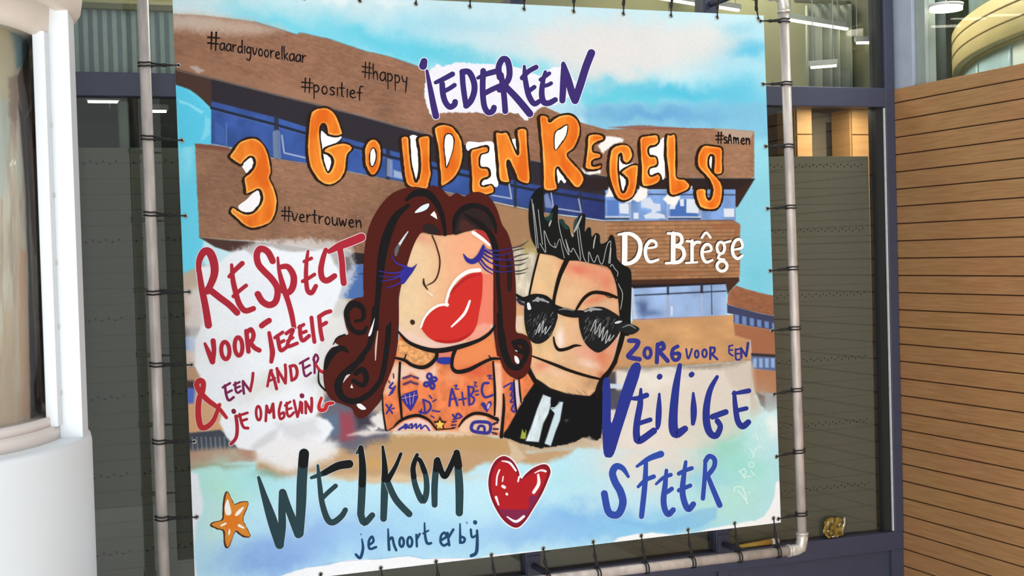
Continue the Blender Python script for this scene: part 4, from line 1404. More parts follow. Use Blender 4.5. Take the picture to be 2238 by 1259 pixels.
def word(items, tf, s, col, halo=None, hw=2.2, base=0, jit=0.0, fat_=1.0):
    """items: (width, points[, colour]) in the crop's own pixels"""
    k = Ink(base)
    conv = []
    for it in items:
        w, pts = it[0], it[1]
        c = it[2] if len(it) > 2 else col
        w = [x * fat_ / s for x in w] if isinstance(w, (list, tuple)) else w * fat_ / s
        closed = pts[0] == pts[-1] and len(pts) > 3
        conv.append((w, tf(pts[:-1] if closed else pts), c, closed))
    if halo is not None:
        for w, p, c, cl in conv:
            k.stroke(p, w, halo, closed=cl, grow=hw)
    for w, p, c, cl in conv:
        k.stroke(p, w, c, closed=cl, jit=jit)
    return k


def oval(cx, cy, rx, ry, rot=0.0):
    pts = []
    for q_ in range(10):
        a = 2 * math.pi * q_ / 10
        x, y = rx * math.cos(a), ry * math.sin(a)
        pts.append((cx + x * math.cos(rot) - y * math.sin(rot), cy + x * math.sin(rot) + y * math.cos(rot)))
    return pts + [pts[0]]


PURP = (62, 46, 112)
word([([52, 60], [(331, 512), (322, 550)]),
      ([24, 40, 48, 50], [(355, 592), (385, 750), (410, 880), (430, 968)]),
      (44, [(482, 700), (488, 780), (508, 850), (545, 892), (582, 875), (590, 850)]), ([30, 38, 40], [(428, 688), (500, 655), (568, 618)]), (34, [(490, 765), (540, 740), (585, 710)]),
      (42, [(650, 605), (655, 700), (668, 800), (680, 872)]), (46, [(650, 600), (705, 602), (745, 680), (750, 760), (722, 840), (682, 882)]),
      (44, [(824, 592), (820, 700), (822, 800), (835, 890), (865, 938), (902, 928), (914, 898)]), ([26, 40, 44], [(780, 650), (850, 618), (945, 592)]), (40, [(830, 782), (890, 750), (960, 718)]),
      (44, [(972, 625), (985, 700), (998, 800), (1008, 928)]), (46, [(962, 645), (953, 560), (985, 495), (1025, 505), (1044, 590), (1030, 670), (960, 748)]), ([46, 52, 54], [(1005, 715), (1110, 825), (1212, 948)]),
      ([22, 38, 42, 44, 42, 36], [(1167, 552), (1172, 640), (1190, 745), (1212, 815), (1250, 866), (1292, 845)]), (38, [(1150, 650), (1200, 597), (1265, 560)]), (34, [(1190, 770), (1225, 745), (1250, 727)]),
      ([26, 36, 44, 46, 44, 40], [(1342, 600), (1322, 680), (1312, 780), (1328, 850), (1372, 860), (1425, 832)]), (30, [(1302, 665), (1345, 635), (1375, 612)]), (30, [(1318, 720), (1360, 710), (1390, 695)]),
      ([30, 50, 46], [(1492, 530), (1494, 660), (1484, 838)]), ([40, 50, 56, 56], [(1494, 545), (1530, 650), (1560, 760), (1590, 838)]), (58, [(1590, 835), (1630, 720), (1680, 560), (1726, 442)])],
     cB_, S1, PURP, (244, 243, 248), 1.4, 0, fat_=1.12).build('lettering', 'purple brush word IEDEREEN at the top of the banner')

# ---------------- single stroke hand for the hashtags
GLY = {
    'a': (.62, [[(.55, .9), (.3, 1), (.05, .6), (.1, .1), (.35, .05), (.52, .5)], [(.56, 1), (.56, .35), (.64, 0)]]),
    'r': (.5, [[(.05, 1), (.08, 0)], [(.08, .55), (.25, .95), (.46, .98)]]),
    'd': (.62, [[(.5, .8), (.25, .9), (.05, .5), (.15, .05), (.4, .1), (.5, .4)], [(.55, 1.8), (.53, .9), (.58, 0)]]),
    'i': (.24, [[(.1, 1), (.1, 0)]]),
    'I': (.26, [[(.1, 1), (.1, 0)], [(.1, 1.6), (.12, 1.65)]]),
    'g': (.62, [[(.5, .85), (.25, 1), (.05, .55), (.2, .1), (.5, .4)], [(.52, 1), (.5, -.3), (.3, -.85), (0, -.65)]]),
    'v': (.55, [[(0, 1), (.22, 0), (.5, 1)]]),
    'o': (.58, [[(.28, 1), (.05, .6), (.15, .05), (.4, .1), (.5, .6), (.28, 1)]]),
    'e': (.58, [[(.08, .5), (.45, .62), (.35, .97), (.1, .75), (.08, .25), (.3, 0), (.55, .15)]]),
    'l': (.24, [[(.1, 1.8), (.1, 0)]]),
    'k': (.55, [[(.05, 1.8), (.08, 0)], [(.45, .95), (.1, .45)], [(.14, .5), (.52, 0)]]),
    'h': (.58, [[(.05, 1.7), (.08, 0)], [(.08, .5), (.3, .9), (.45, .6), (.48, 0)]]),
    'p': (.6, [[(.05, 1), (.08, -.8)], [(.05, .8), (.3, 1), (.5, .6), (.3, .15), (.08, .2)]]),
    'y': (.55, [[(0, 1), (.15, .45), (.42, .5)], [(.48, 1), (.42, 0), (.35, -.8)]]),
    's': (.52, [[(.45, .92), (.2, 1), (.1, .7), (.4, .4), (.35, .05), (.05, .05)]]),
    't': (.48, [[(.2, 1.7), (.2, .2), (.35, 0)], [(0, 1.05), (.45, 1.1)]]),
    'f': (.48, [[(.48, 1.6), (.27, 1.55), (.2, .8), (.2, -.2)], [(0, .75), (.42, .8)]]),
    'u': (.58, [[(.03, 1), (.08, .2), (.3, 0), (.48, .4), (.5, 1)], [(.5, .5), (.55, 0)]]),
    'w': (.75, [[(0, 1), (.18, 0), (.35, .8), (.52, 0), (.7, 1)]]),
    'n': (.58, [[(.03, 1), (.08, 0)], [(.08, .6), (.35, 1), (.48, .6), (.52, 0)]]),
    'm': (.85, [[(.03, 1), (.06, 0)], [(.06, .7), (.25, 1), (.38, .1)], [(.38, .6), (.6, 1), (.72, 0)]]),
    'A': (.62, [[(0, 0), (.25, 1.5), (.5, 0)], [(.08, .5), (.45, .55)]]),
    '#': (.8, [[(.22, 1.7), (.18, -.1)], [(.55, 1.75), (.5, -.15)], [(-.05, 1.12), (.78, 1.2)], [(-.05, .52), (.74, .58)]]),
    ' ': (.4, []),
}


def scribe(text, p0, p1, xh, w, col, base=0, k=None, first=1.0, sl=0.0):
    """writes text from p0 to p1 (baseline, pixels), x height xh pixels"""
    k = k or Ink(base)
    p0, p1 = np.array(p0, float), np.array(p1, float)
    d = p1 - p0
    L = np.hypot(*d)
    d /= L
    up = np.array([sl, -1.0])
    adv = [GLY[ch][0] * (first if i == 0 and ch == '#' else 1) for i, ch in enumerate(text)]
    sx = L / sum(adv)
    x = 0
    for i, ch in enumerate(text):
        g = first if i == 0 and ch == '#' else 1.0
        for st in GLY[ch][1]:
            closed = st[0] == st[-1] and len(st) > 3
            pts = [tuple(p0 + d * (x + a * sx * g * (1.0 if ch == '#' else 0.84)) + up * (b * xh * g)) for a, b in (st[:-1] if closed else st)]
            ws = [w * (1.15 if j < len(pts) - 1 else 0.8) * (1.3 if g > 1 else 1) for j in range(len(pts))]
            k.stroke(pts, ws, col, 4, closed)
        x += adv[i] * sx
    return k


BLK = (26, 20, 20)
scribe('#aardigvoorelkaar', (456, 105), (671, 138), 15.5, 2.8, BLK, first=1.35).build('lettering', 'thin black hashtag #aardigvoorelkaar on the top fascia')
scribe('#positief', (661, 199), (795, 217), 17, 2.9, BLK).build('lettering', 'thin black hashtag #positief on the top fascia')
scribe('#happy', (793, 167), (893, 189), 19, 2.7, BLK).build('lettering', 'thin black hashtag #happy on the top fascia')
scribe('#sAmen', (1566, 312), (1641, 316), 13.5, 3.0, BLK).build('lettering', 'thin black hashtag #samen at the right end of the fascia')
scribe('#vertrouwen', (617, 480), (793, 499), 16.5, 2.9, BLK).build('lettering', 'thin black hashtag #vertrouwen on the lower fascia')

# ---------------- 3 GOUDEN REGELS : outlined orange letters
M_GOLD = bpy.data.materials.new('printed_orange_letters')
M_GOLD.use_nodes = True
nt = M_GOLD.node_tree
bs = nt.nodes['Principled BSDF']
bs.inputs['Roughness'].default_value = 0.42
bs.inputs['Specular IOR Level'].default_value = 0.06
an = nt.nodes.new('ShaderNodeAttribute')
an.attribute_name = 'paint'
tc = nt.nodes.new('ShaderNodeTexCoord')
mp = nt.nodes.new('ShaderNodeMapping')
mp.inputs['Scale'].default_value = (14, 1, 5)
nz = nt.nodes.new('ShaderNodeTexNoise')
nz.inputs['Scale'].default_value = 1.0
nz.inputs['Detail'].default_value = 3
rp = nt.nodes.new('ShaderNodeValToRGB')
rp.color_ramp.elements[0].position = 0.36
rp.color_ramp.elements[0].color = (1.0, 1.0, 1.0, 1)
rp.color_ramp.elements[1].position = 0.62
rp.color_ramp.elements[1].color = (0.86, 0.55, 0.42, 1)
mx = nt.nodes.new('ShaderNodeMixRGB')
mx.blend_type = 'MULTIPLY'
mx.inputs['Fac'].default_value = 1.0
nt.links.new(tc.outputs['Object'], mp.inputs[0])
nt.links.new(mp.outputs[0], nz.inputs['Vector'])
nt.links.new(nz.outputs['Fac'], rp.inputs[0])
nt.links.new(an.outputs['Color'], mx.inputs[1])
nt.links.new(rp.outputs[0], mx.inputs[2])
nt.links.new(mx.outputs[0], bs.inputs['Base Color'])

ORG = (240, 156, 58)
INK = (48, 30, 20)


def inset(pts, d):
    P = catmull(pts, True, 3)
    nx_, pv_ = np.roll(P, -1, 0), np.roll(P, 1, 0)
    T = nx_ - pv_
    T /= np.maximum(np.hypot(T[:, 0], T[:, 1]), 1e-6)[:, None]
    sg = np.sign(np.sum(P[:, 0] * nx_[:, 1] - nx_[:, 0] * P[:, 1]))
    return [tuple(q_) for q_ in P + np.stack([-T[:, 1], T[:, 0]], 1) * d * sg]


def fat(outer, holes, white=(), label='', tf=None):
    grounds = []
    if tf:
        outer, holes, white = tf(outer), [tf(h) for h in holes], [tf(h) for h in white]
    for w_ in white:
        grounds.append(Ink(120).fill(w_, (246, 243, 242)))
    fr = Ink(150)
    fr.fill(outer, (238, 136, 44))
    fr.stroke(inset(outer, 3.4), [random.uniform(4.2, 6.2) for _ in range(len(outer) * 3)], (250, 178, 84), 1, True)
    ol = Ink(200)
    ol.stroke(outer, [random.uniform(3.0, 5.0) for _ in outer], INK, 4, True, jit=0.25)
    o2 = [(x + random.uniform(-2.2, 1.2), y + random.uniform(-1.8, 1.8)) for x, y in outer]
    ol.stroke(o2, [random.uniform(0.8, 2.2) for _ in outer], INK, 4, True, jit=0.4)
    sh = Ink(145)                                            # heavier inked left side
    sh.stroke([(x - 2.6, y + 0.5) for x, y in outer], 3.4, INK, 4, True, jit=0.5)
    for h in holes:
        grounds.append(Ink(190).fill(h, (244, 238, 234)))
        ol.stroke(h, [random.uniform(1.8, 3.2) for _ in h], INK, 4, True, jit=0.3)
    root = fr.build('fat_letter', label, M_GOLD)
    for q_ in grounds + [sh, ol]:
        if q_.v:
            q_.build('letter_ink' if q_ not in grounds else 'letter_ground', None, M_PRINT, root)
    return root


fat([(500, 240), (530, 190), (580, 120), (650, 85), (720, 85), (780, 130), (820, 200), (845, 300), (850, 370), (838, 420), (870, 490), (895, 570), (900, 650), (880, 730), (840, 790), (770, 825), (690, 840), (620, 810), (560, 755), (508, 705), (528, 660), (580, 690), (640, 712), (700, 700), (750, 650), (775, 590), (765, 530), (740, 510), (700, 530), (640, 552), (630, 500), (620, 420), (650, 390), (690, 350), (715, 300), (705, 250), (670, 240), (620, 280), (600, 312), (550, 285)], [],
    [[(605, 310), (640, 275), (680, 245), (710, 260), (700, 310), (650, 375), (625, 350)], [(575, 650), (640, 600), (700, 540), (755, 515), (770, 590), (730, 670), (660, 705), (600, 690)]],
    'orange numeral 3 with black outline', cD)
fat([(675, 262), (682, 243), (700, 235), (718, 236), (735, 252), (745, 278), (748, 294), (732, 298), (716, 293), (713, 278), (707, 271), (701, 279), (699, 299), (702, 320), (705, 346), (711, 367), (717, 377), (724, 369), (728, 351), (721, 339), (708, 332), (713, 323), (737, 314), (758, 313), (771, 324), (760, 338), (758, 356), (754, 377), (742, 395), (721, 405), (700, 398), (685, 380), (675, 358), (671, 327), (672, 300)], [],
    [[(701, 288), (716, 296), (746, 298), (735, 312), (713, 320), (709, 333), (727, 343), (727, 355), (720, 374), (713, 372), (706, 345)]], 'orange letter G of GOUDEN with black outline')
fat([(60, 470), (62, 400), (90, 340), (130, 318), (170, 330), (200, 380), (205, 460), (190, 560), (150, 620), (115, 620), (85, 580), (66, 530)], [[(104, 470), (115, 415), (140, 395), (158, 430), (158, 490), (135, 545), (112, 540)]], [], 'small orange letter O of GOUDEN with black outline', cE)
fat([(365, 308), (430, 305), (440, 400), (450, 520), (470, 610), (493, 680), (520, 620), (526, 500), (518, 400), (510, 308), (605, 295), (610, 400), (615, 520), (622, 600), (605, 680), (585, 740), (500, 735), (425, 715), (400, 650), (385, 560), (373, 430)], [],
    [[(436, 305), (505, 300), (518, 400), (528, 520), (518, 640), (492, 680), (462, 590), (446, 480)]], 'orange letter U of GOUDEN with black outline', cE)
fat([(645, 225), (700, 195), (780, 208), (830, 250), (870, 320), (885, 400), (880, 500), (850, 590), (800, 660), (740, 700), (700, 712), (690, 620), (680, 500), (670, 380), (650, 290)], [[(735, 290), (780, 278), (808, 320), (802, 400), (778, 480), (745, 560), (734, 480), (724, 380)]], [], 'orange letter D of GOUDEN with black outline', cE)
fat([(945, 420), (1000, 395), (1085, 380), (1092, 428), (1035, 450), (1020, 500), (1030, 555), (1090, 565), (1108, 610), (1095, 640), (1045, 660), (1030, 700), (1060, 715), (1120, 700), (1145, 740), (1130, 775), (1050, 788), (960, 765), (955, 650), (945, 520)], [],
    [[(920, 345), (1020, 348), (1135, 348), (1155, 480), (1178, 705), (1110, 705), (1030, 700), (1020, 500), (1060, 400), (925, 418)]], 'orange letter E of GOUDEN with black outline', cE)
fat([(1152, 268), (1200, 266), (1255, 265), (1290, 345), (1335, 445), (1345, 430), (1340, 340), (1333, 242), (1412, 238), (1422, 350), (1435, 500), (1442, 682), (1350, 672), (1315, 600), (1268, 500), (1252, 520), (1262, 600), (1272, 682), (1190, 670), (1175, 540), (1163, 400)], [],
    [[(1290, 330), (1335, 330), (1342, 440), (1320, 420)]], 'orange letter N of GOUDEN with black outline', cE)
fat([(1520, 128), (1590, 130), (1602, 175), (1640, 150), (1700, 118), (1780, 113), (1840, 160), (1862, 240), (1850, 320), (1810, 400), (1752, 450), (1800, 515), (1850, 570), (1895, 640), (1870, 712), (1820, 725), (1760, 662), (1710, 595), (1678, 558), (1658, 580), (1662, 660), (1668, 742), (1560, 742), (1550, 600), (1540, 400), (1525, 250)], [[(1648, 275), (1700, 230), (1755, 203), (1745, 290), (1700, 360), (1650, 412)]],
    [[(1665, 575), (1690, 580), (1745, 650), (1730, 690), (1700, 660), (1675, 690)]], 'tall orange letter R of REGELS with black outline', cE)
fat([(325, 290), (400, 275), (460, 298), (452, 330), (400, 350), (370, 372), (367, 425), (400, 430), (432, 450), (425, 480), (372, 492), (355, 520), (370, 545), (432, 530), (425, 566), (360, 582), (298, 560), (305, 480), (315, 380)], [], [], 'small orange first letter E of REGELS with black outline', cF)
fat([(520, 400), (570, 368), (650, 368), (692, 420), (692, 480), (650, 525), (612, 500), (602, 445), (582, 460), (575, 560), (590, 700), (612, 768), (642, 735), (655, 665), (630, 630), (600, 610), (605, 588), (680, 540), (742, 540), (742, 620), (730, 720), (700, 800), (632, 837), (570, 815), (530, 740), (505, 660), (494, 560), (502, 460)], [],
    [[(580, 445), (605, 500), (650, 530), (705, 520), (610, 580), (600, 615), (655, 650), (650, 720), (620, 770), (590, 700), (575, 560)]], 'orange letter G of REGELS with black outline', cF)
fat([(758, 310), (830, 288), (900, 286), (917, 338), (890, 372), (842, 385), (825, 412), (838, 458), (890, 468), (905, 520), (888, 548), (842, 560), (830, 600), (850, 632), (910, 608), (932, 650), (900, 692), (830, 718), (770, 700), (765, 550), (754, 420)], [],
    [[(825, 400), (918, 335), (962, 318), (962, 500), (962, 642), (925, 655), (830, 640), (835, 560), (840, 460)]], 'orange second letter E of REGELS with black outline', cF)
fat([(978, 295), (1010, 285), (1052, 285), (1060, 400), (1060, 550), (1065, 642), (1130, 655), (1172, 700), (1160, 742), (1100, 772), (1040, 792), (1000, 762), (990, 600), (972, 450)], [], [], 'orange letter L of REGELS with black outline', cF)
fat([(1442, 605), (1445, 500), (1442, 398), (1380, 378), (1290, 372), (1245, 430), (1230, 510), (1250, 570), (1300, 620), (1340, 680), (1362, 740), (1352, 800), (1332, 828), (1310, 790), (1308, 742), (1262, 730), (1220, 748), (1230, 830), (1260, 892), (1320, 912), (1390, 908), (1430, 862), (1447, 780), (1440, 700), (1400, 640), (1350, 582), (1328, 540), (1330, 480), (1350, 452), (1375, 480), (1372, 605)], [],
    [[(1335, 470), (1360, 462), (1370, 600), (1340, 570)]], 'orange letter S of REGELS with black outline', cF)

# ---------------- red words
RED = (170, 42, 56)
RIM = (120, 60, 84)
word([([40, 50, 55, 58], [(248, 420), (268, 560), (300, 720), (326, 880)]), ([40, 50, 60, 66, 66, 60, 50], [(245, 430), (250, 340), (290, 268), (340, 278), (374, 370), (372, 470), (318, 600)]), (52, [(325, 575), (420, 650), (500, 710), (565, 775)]),
      ([26, 40, 44, 46, 46, 42], [(520, 378), (530, 500), (552, 600), (582, 700), (632, 760), (702, 742)]), ([30, 38, 40], [(500, 475), (550, 420), (608, 365)]), (32, [(535, 640), (590, 590), (640, 550)]),
      (52, [(862, 345), (820, 268), (760, 243), (730, 290), (742, 370), (790, 430), (850, 490), (897, 560), (902, 630), (880, 692), (830, 712), (775, 682), (738, 622)]),
      ([20, 30, 48, 42, 42, 38], [(905, 318), (915, 420), (950, 560), (990, 680), (1020, 790), (1040, 900)]), ([40, 46, 52, 54, 48, 40], [(930, 395), (990, 395), (1036, 470), (1030, 560), (990, 610), (935, 590)]),
      ([22, 30, 34, 36, 38, 40, 36], [(1157, 262), (1146, 340), (1140, 430), (1142, 520), (1155, 595), (1188, 610), (1222, 555)]), (28, [(1125, 350), (1185, 323)]), (30, [(1112, 515), (1160, 490), (1210, 458)]),
      ([34, 42, 46, 48, 48, 44], [(1305, 250), (1280, 330), (1264, 420), (1277, 490), (1318, 508), (1378, 470)]),
      ([40, 60, 66, 66], [(1335, 265), (1420, 220), (1500, 190), (1602, 148)]), (48, [(1425, 250), (1440, 350), (1446, 450), (1455, 530)])],
     cG, S1, RED, (238, 222, 228), 1.3, 0, fat_=1.05).build('lettering', 'dark red brush word RESPECT at the left of the banner')
word([([22, 36, 42], [(297, 1035), (325, 1100), (360, 1185)]), ([40, 36, 40], [(360, 1180), (372, 1095), (365, 1012)]),
      (32, oval(467, 1092, 34, 72, -0.08)), (32, oval(577, 1058, 32, 76, -0.05)),
      (34, [(642, 930), (652, 1030), (660, 1100)]), (34, [(645, 945), (680, 915), (702, 960), (688, 1010), (655, 1030)]), (36, [(665, 1015), (710, 1068), (750, 1090)]),
      (42, [(770, 885), (800, 862), (832, 842)]),
      ([28, 36, 40, 30], [(832, 945), (850, 1040), (860, 1110), (850, 1185)]),
      (30, [(902, 970), (915, 1050), (932, 1092), (975, 1065)]), (26, [(880, 985), (945, 940)]), (26, [(912, 1032), (955, 1010)]),
      (28, [(975, 950), (1032, 915), (1005, 990), (985, 1058), (1065, 1032)]), (22, [(985, 1012), (1032, 985)]),
      (30, [(1090, 890), (1092, 960), (1112, 1010), (1165, 970)]), (26, [(1080, 900), (1120, 876)]), (26, [(1095, 950), (1140, 932)]),
      (30, [(1185, 818), (1196, 920), (1210, 1020)]),
      (32, [(1250, 815), (1260, 920), (1275, 1000)]), (32, [(1248, 810), (1300, 778), (1342, 765)]), (30, [(1265, 885), (1308, 860)])],
     cG, S1, RED, (238, 226, 232), 1.3, 70, fat_=1.12).build('lettering', 'dark red words VOOR JEZELF under RESPECT')
RED2 = (166, 40, 54)
RP = (118, 38, 78)
word([(20, [(388, 545), (398, 620), (420, 668), (460, 642)], RP), (18, [(370, 560), (430, 525)], RP), (18, [(395, 610), (445, 585)], RP),
      (18, [(474, 520), (476, 580), (494, 605), (522, 588)], RP), (17, [(462, 540), (510, 515)], RP), (17, [(480, 565), (512, 552)], RP),
      (19, [(538, 508), (540, 560), (546, 612)], RP), (19, [(538, 508), (568, 550), (600, 592)], RP), (22, [(598, 590), (615, 510), (622, 442)], RED2),
      (20, [(742, 550), (765, 430), (778, 418)]), (24, [(770, 425), (800, 500), (818, 572)]), (18, [(748, 512), (805, 482)]),
      (20, [(822, 400), (835, 515)]), (22, [(820, 405), (860, 470), (892, 525)]), (22, [(892, 525), (895, 440), (890, 372)]),
      (22, [(932, 390), (945, 495)]), (24, [(930, 385), (972, 380), (990, 430), (978, 480), (945, 500)]),
      (18, [(1035, 345), (1045, 430), (1062, 467), (1105, 438)], RP), (18, [(1012, 360), (1085, 318)], RP), (18, [(1045, 402), (1095, 375)], RP),
      (18, [(1128, 310), (1135, 380), (1135, 440)], RP), (18, [(1125, 330), (1145, 285), (1165, 322), (1138, 372)], RP), ([18, 24, 30], [(1145, 365), (1180, 420), (1232, 442)], (178, 44, 52))],
     cN, S1, RED2, (236, 232, 238), 1.0, 0, fat_=1.15).build('lettering', 'thin dark red words EEN ANDER')
word([([26, 36, 44, 46, 46, 46, 44, 46, 48, 50, 50, 46, 40, 30], [(400, 812), (335, 735), (250, 672), (185, 605), (152, 540), (175, 503), (206, 520), (200, 590), (172, 660), (165, 780), (185, 885), (235, 890), (295, 830), (342, 705)])], cN, S1, (178, 44, 50), (226, 190, 190), 1.0, 0).build('lettering', 'large red ampersand at the left edge of the banner')
word([(34, [(460, 757), (462, 762)], (120, 36, 60)), (26, [(480, 800), (490, 900), (480, 980), (438, 1032)]), (22, [(510, 785), (525, 850), (545, 893), (580, 900)]), (20, [(492, 800), (575, 772)]), (20, [(525, 840), (570, 825)]),
      (20, oval(668, 775, 20, 58, -0.05)), (20, [(728, 840), (735, 715)]), (22, [(735, 715), (760, 772), (788, 698)]), (22, [(788, 698), (797, 812)]),
      (20, [(855, 685), (838, 760), (850, 822), (880, 805), (878, 770), (848, 785)]), (20, [(903, 690), (905, 770), (925, 803), (962, 770)]), (18, [(888, 712), (932, 680)]), (18, [(905, 745), (942, 733)]),
      (20, [(963, 670), (978, 740), (992, 805)]), (20, [(992, 805), (1010, 740), (1017, 682)]), (34, [(1029, 628), (1031, 632)], (130, 36, 66)), (20, [(1030, 690), (1030, 772)]),
      (20, [(1062, 775), (1060, 680)]), (22, [(1060, 680), (1085, 722), (1107, 762)]), (22, [(1107, 762), (1112, 700), (1110, 650)]),
      ([22, 26, 30, 30, 30, 24], [(1192, 648), (1172, 710), (1182, 748), (1222, 742), (1240, 700), (1288, 690)], (190, 44, 50))],
     cN, S1, RED2, (236, 232, 236), 1.0, 0, fat_=1.15).build('lettering', 'thin dark red words je OMGEVING')

# ---------------- WELKOM
WK = (42, 66, 72)
W2 = (25, 26, 27)
k = word([([28, 55, 84, 76], [(630, 438), (680, 600), (745, 800), (805, 998)]), ([70, 66, 62, 62], [(805, 1000), (826, 850), (825, 700), (830, 562)]), ([60, 62, 72], [(832, 562), (880, 700), (962, 910)]), ([70, 84, 86, 84], [(972, 905), (985, 650), (992, 450), (1009, 238)]),
          ([24, 40, 48, 54, 54, 50, 44], [(1124, 338), (1140, 500), (1160, 650), (1202, 780), (1250, 812), (1320, 762), (1354, 708)]), ([26, 48, 66, 70], [(1070, 440), (1170, 402), (1290, 342), (1386, 325)]), (40, [(1160, 612), (1210, 562), (1272, 508)]),
          (26, [(1450, 232), (1482, 182)]), ([44, 60, 64, 62], [(1482, 188), (1497, 350), (1492, 550), (1482, 740)]), ([60, 58, 50], [(1482, 745), (1512, 815), (1578, 752)]),
          ([22, 48, 62, 56], [(1665, 180), (1682, 350), (1680, 550), (1672, 780)]), ([28, 36, 50], [(1816, 240), (1770, 350), (1692, 482)])], cO, S1, WK, (214, 232, 238), 0.7, 0)
k2 = word([([50, 56, 56], [(330, 468), (400, 620), (512, 742)]), ([30, 44, 48, 56, 50, 46, 40, 34], [(578, 248), (545, 350), (562, 500), (622, 632), (656, 560), (650, 420), (605, 300), (575, 282)]),
           ([50, 56, 52], [(724, 665), (724, 500), (742, 298)]), (48, [(748, 290), (782, 390), (808, 428), (842, 380), (905, 240)]), ([56, 68, 62], [(908, 232), (930, 500), (930, 732)])], cP, S1, WK, (214, 232, 238), 0.7, 40)
wl = k.build('lettering', 'large dark green black brush letters of the word WELKOM')
k2.build('lettering_end', None, None, wl)
# the upper ends, printed over the brown wash, are darker ink
kk = word([([84, 85, 84], [(1002, 320), (1004, 290), (1009, 238)]), ([50, 66, 70], [(1180, 398), (1290, 342), (1386, 325)]), ([44, 60, 64], [(1482, 188), (1497, 350), (1494, 490)]), ([22, 48, 58], [(1665, 180), (1682, 350), (1682, 450)]), ([28, 36, 48], [(1816, 240), (1770, 350), (1708, 455)])], cO, S1, W2, None, 0, 70)
kk.build('lettering_ink', None, None, wl)
kk = word([([30, 44, 48], [(578, 248), (545, 350), (550, 430)]), ([34, 40, 44], [(575, 282), (605, 300), (640, 390)]), (48, [(742, 298), (735, 370)]), (48, [(748, 290), (782, 390), (808, 428), (842, 380), (905, 240)]), ([56, 64], [(908, 232), (922, 340)])], cP, S1, W2, None, 0, 75)
kk.build('lettering_ink', None, None, wl)
NVY = (34, 72, 108)
word([([14, 24, 26, 22], [(118, 952), (127, 1030), (104, 1108), (68, 1080)]), (16, [(110, 911), (112, 913)], (90, 130, 170)), (22, [(178, 1000), (214, 970), (202, 930), (176, 968), (182, 1032), (236, 1018)]),
      ([14, 22, 24], [(336, 868), (340, 960), (345, 1040)]), (22, [(345, 960), (370, 938), (386, 1000), (404, 1044)]), (22, oval(449, 977, 18, 38)), (22, oval(517, 975, 20, 40)),
      (20, [(572, 915), (576, 1012)]), (20, [(576, 952), (600, 908)]), ([14, 22, 24, 22], [(640, 818), (645, 920), (662, 985), (694, 985)]), (16, [(628, 905), (672, 880)]),
      (22, [(775, 962), (820, 932), (808, 898), (780, 920), (774, 975), (800, 1005), (832, 990)]), (22, [(832, 900), (840, 960), (846, 1002)]), (22, [(842, 935), (880, 872)]),
      ([14, 20, 24], [(936, 825), (937, 910), (938, 980)]), (22, [(938, 982), (968, 975), (974, 945), (942, 930)]),
      (20, [(1026, 872), (1036, 935), (1072, 920)]), ([20, 26, 30, 28], [(1078, 880), (1080, 960), (1072, 1062), (1030, 1090)]), (14, [(992, 812), (994, 818)], (100, 140, 180)), (34, [(1061, 810), (1063, 814)])],
     cP, S1, NVY, (170, 208, 236), 0.8, 0).build('lettering', 'small navy words je hoort erbij under WELKOM')

# ---------------- blue words
BLU = (46, 64, 150)
word([([26, 44, 56, 60, 62, 64, 64, 62, 62, 60, 58], [(508, 430), (462, 362), (407, 345), (376, 400), (400, 480), (440, 550), (463, 640), (440, 722), (400, 752), (340, 720), (308, 572)]),
      ([24, 46, 56], [(580, 345), (680, 280), (780, 242)]), ([36, 44, 46, 46, 44], [(655, 315), (650, 440), (640, 560), (626, 690), (618, 762)]), ([26, 36, 38], [(590, 515), (650, 460), (720, 430)]),
      ([30, 44, 50, 50, 50, 46], [(826, 378), (815, 500), (802, 620), (812, 700), (842, 745), (882, 708)]), ([22, 32, 34], [(740, 492), (800, 440), (862, 415)]), (38, [(830, 560), (870, 532)]),
      ([30, 42, 50, 52, 52, 48], [(987, 308), (970, 430), (960, 560), (982, 660), (1012, 702), (1050, 660)]), (36, [(930, 405), (980, 380), (1037, 360)]), (36, [(930, 545), (1024, 505)]),
      ([32, 38, 38], [(1150, 295), (1145, 430), (1130, 612)]), (42, [(1152, 300), (1182, 260), (1226, 285), (1222, 350), (1168, 422)]), ([38, 44, 48], [(1170, 422), (1212, 530), (1270, 668)])],
     cQ, S1, (50, 76, 164), (198, 214, 232), 1.2, 0).build('lettering', 'blue brush word SFEER at the lower right of the banner')
BLD = (43, 54, 138)
k = Ink(0)
k.fill(cM([(108, 495), (160, 495), (172, 700), (178, 860), (250, 620), (345, 372), (425, 395), (330, 700), (250, 950), (195, 1120), (150, 1145), (112, 1110), (100, 900), (102, 650)]), BLD, n=3)
for w_, p in (([20, 44, 48, 52, 52, 48], [(422, 575), (416, 700), (390, 850), (386, 962), (412, 1004), (530, 922)]), ([26, 36, 38], [(345, 652), (400, 650), (470, 625)]), (34, [(400, 862), (500, 830)]),
              ([18, 42, 40, 26], [(576, 615), (572, 750), (566, 860), (560, 900)]), (40, [(580, 469), (577, 473)]),
              ([32, 52, 62, 68, 64, 46], [(747, 375), (716, 550), (695, 750), (692, 890), (718, 948), (790, 905)]), (38, [(848, 450), (842, 456)]), ([18, 44, 44, 30], [(859, 608), (862, 720), (862, 800), (856, 862)]),
              ([26, 40, 50, 54, 50, 46, 40, 40], [(1058, 472), (1000, 580), (970, 720), (970, 850), (998, 940), (1050, 962), (1085, 890), (1060, 840)]), (42, [(1020, 805), (1130, 765)]),
              ([26, 38, 42, 46, 42], [(1200, 600), (1210, 720), (1230, 840), (1270, 885), (1318, 850)]), ([20, 32, 36], [(1190, 612), (1260, 600), (1322, 588)]), (32, [(1215, 755), (1302, 735)])):
    ww = [x * 1.16 / S3 for x in w_] if isinstance(w_, list) else w_ * 1.16 / S3
    k.stroke(cM(p), ww, BLD)
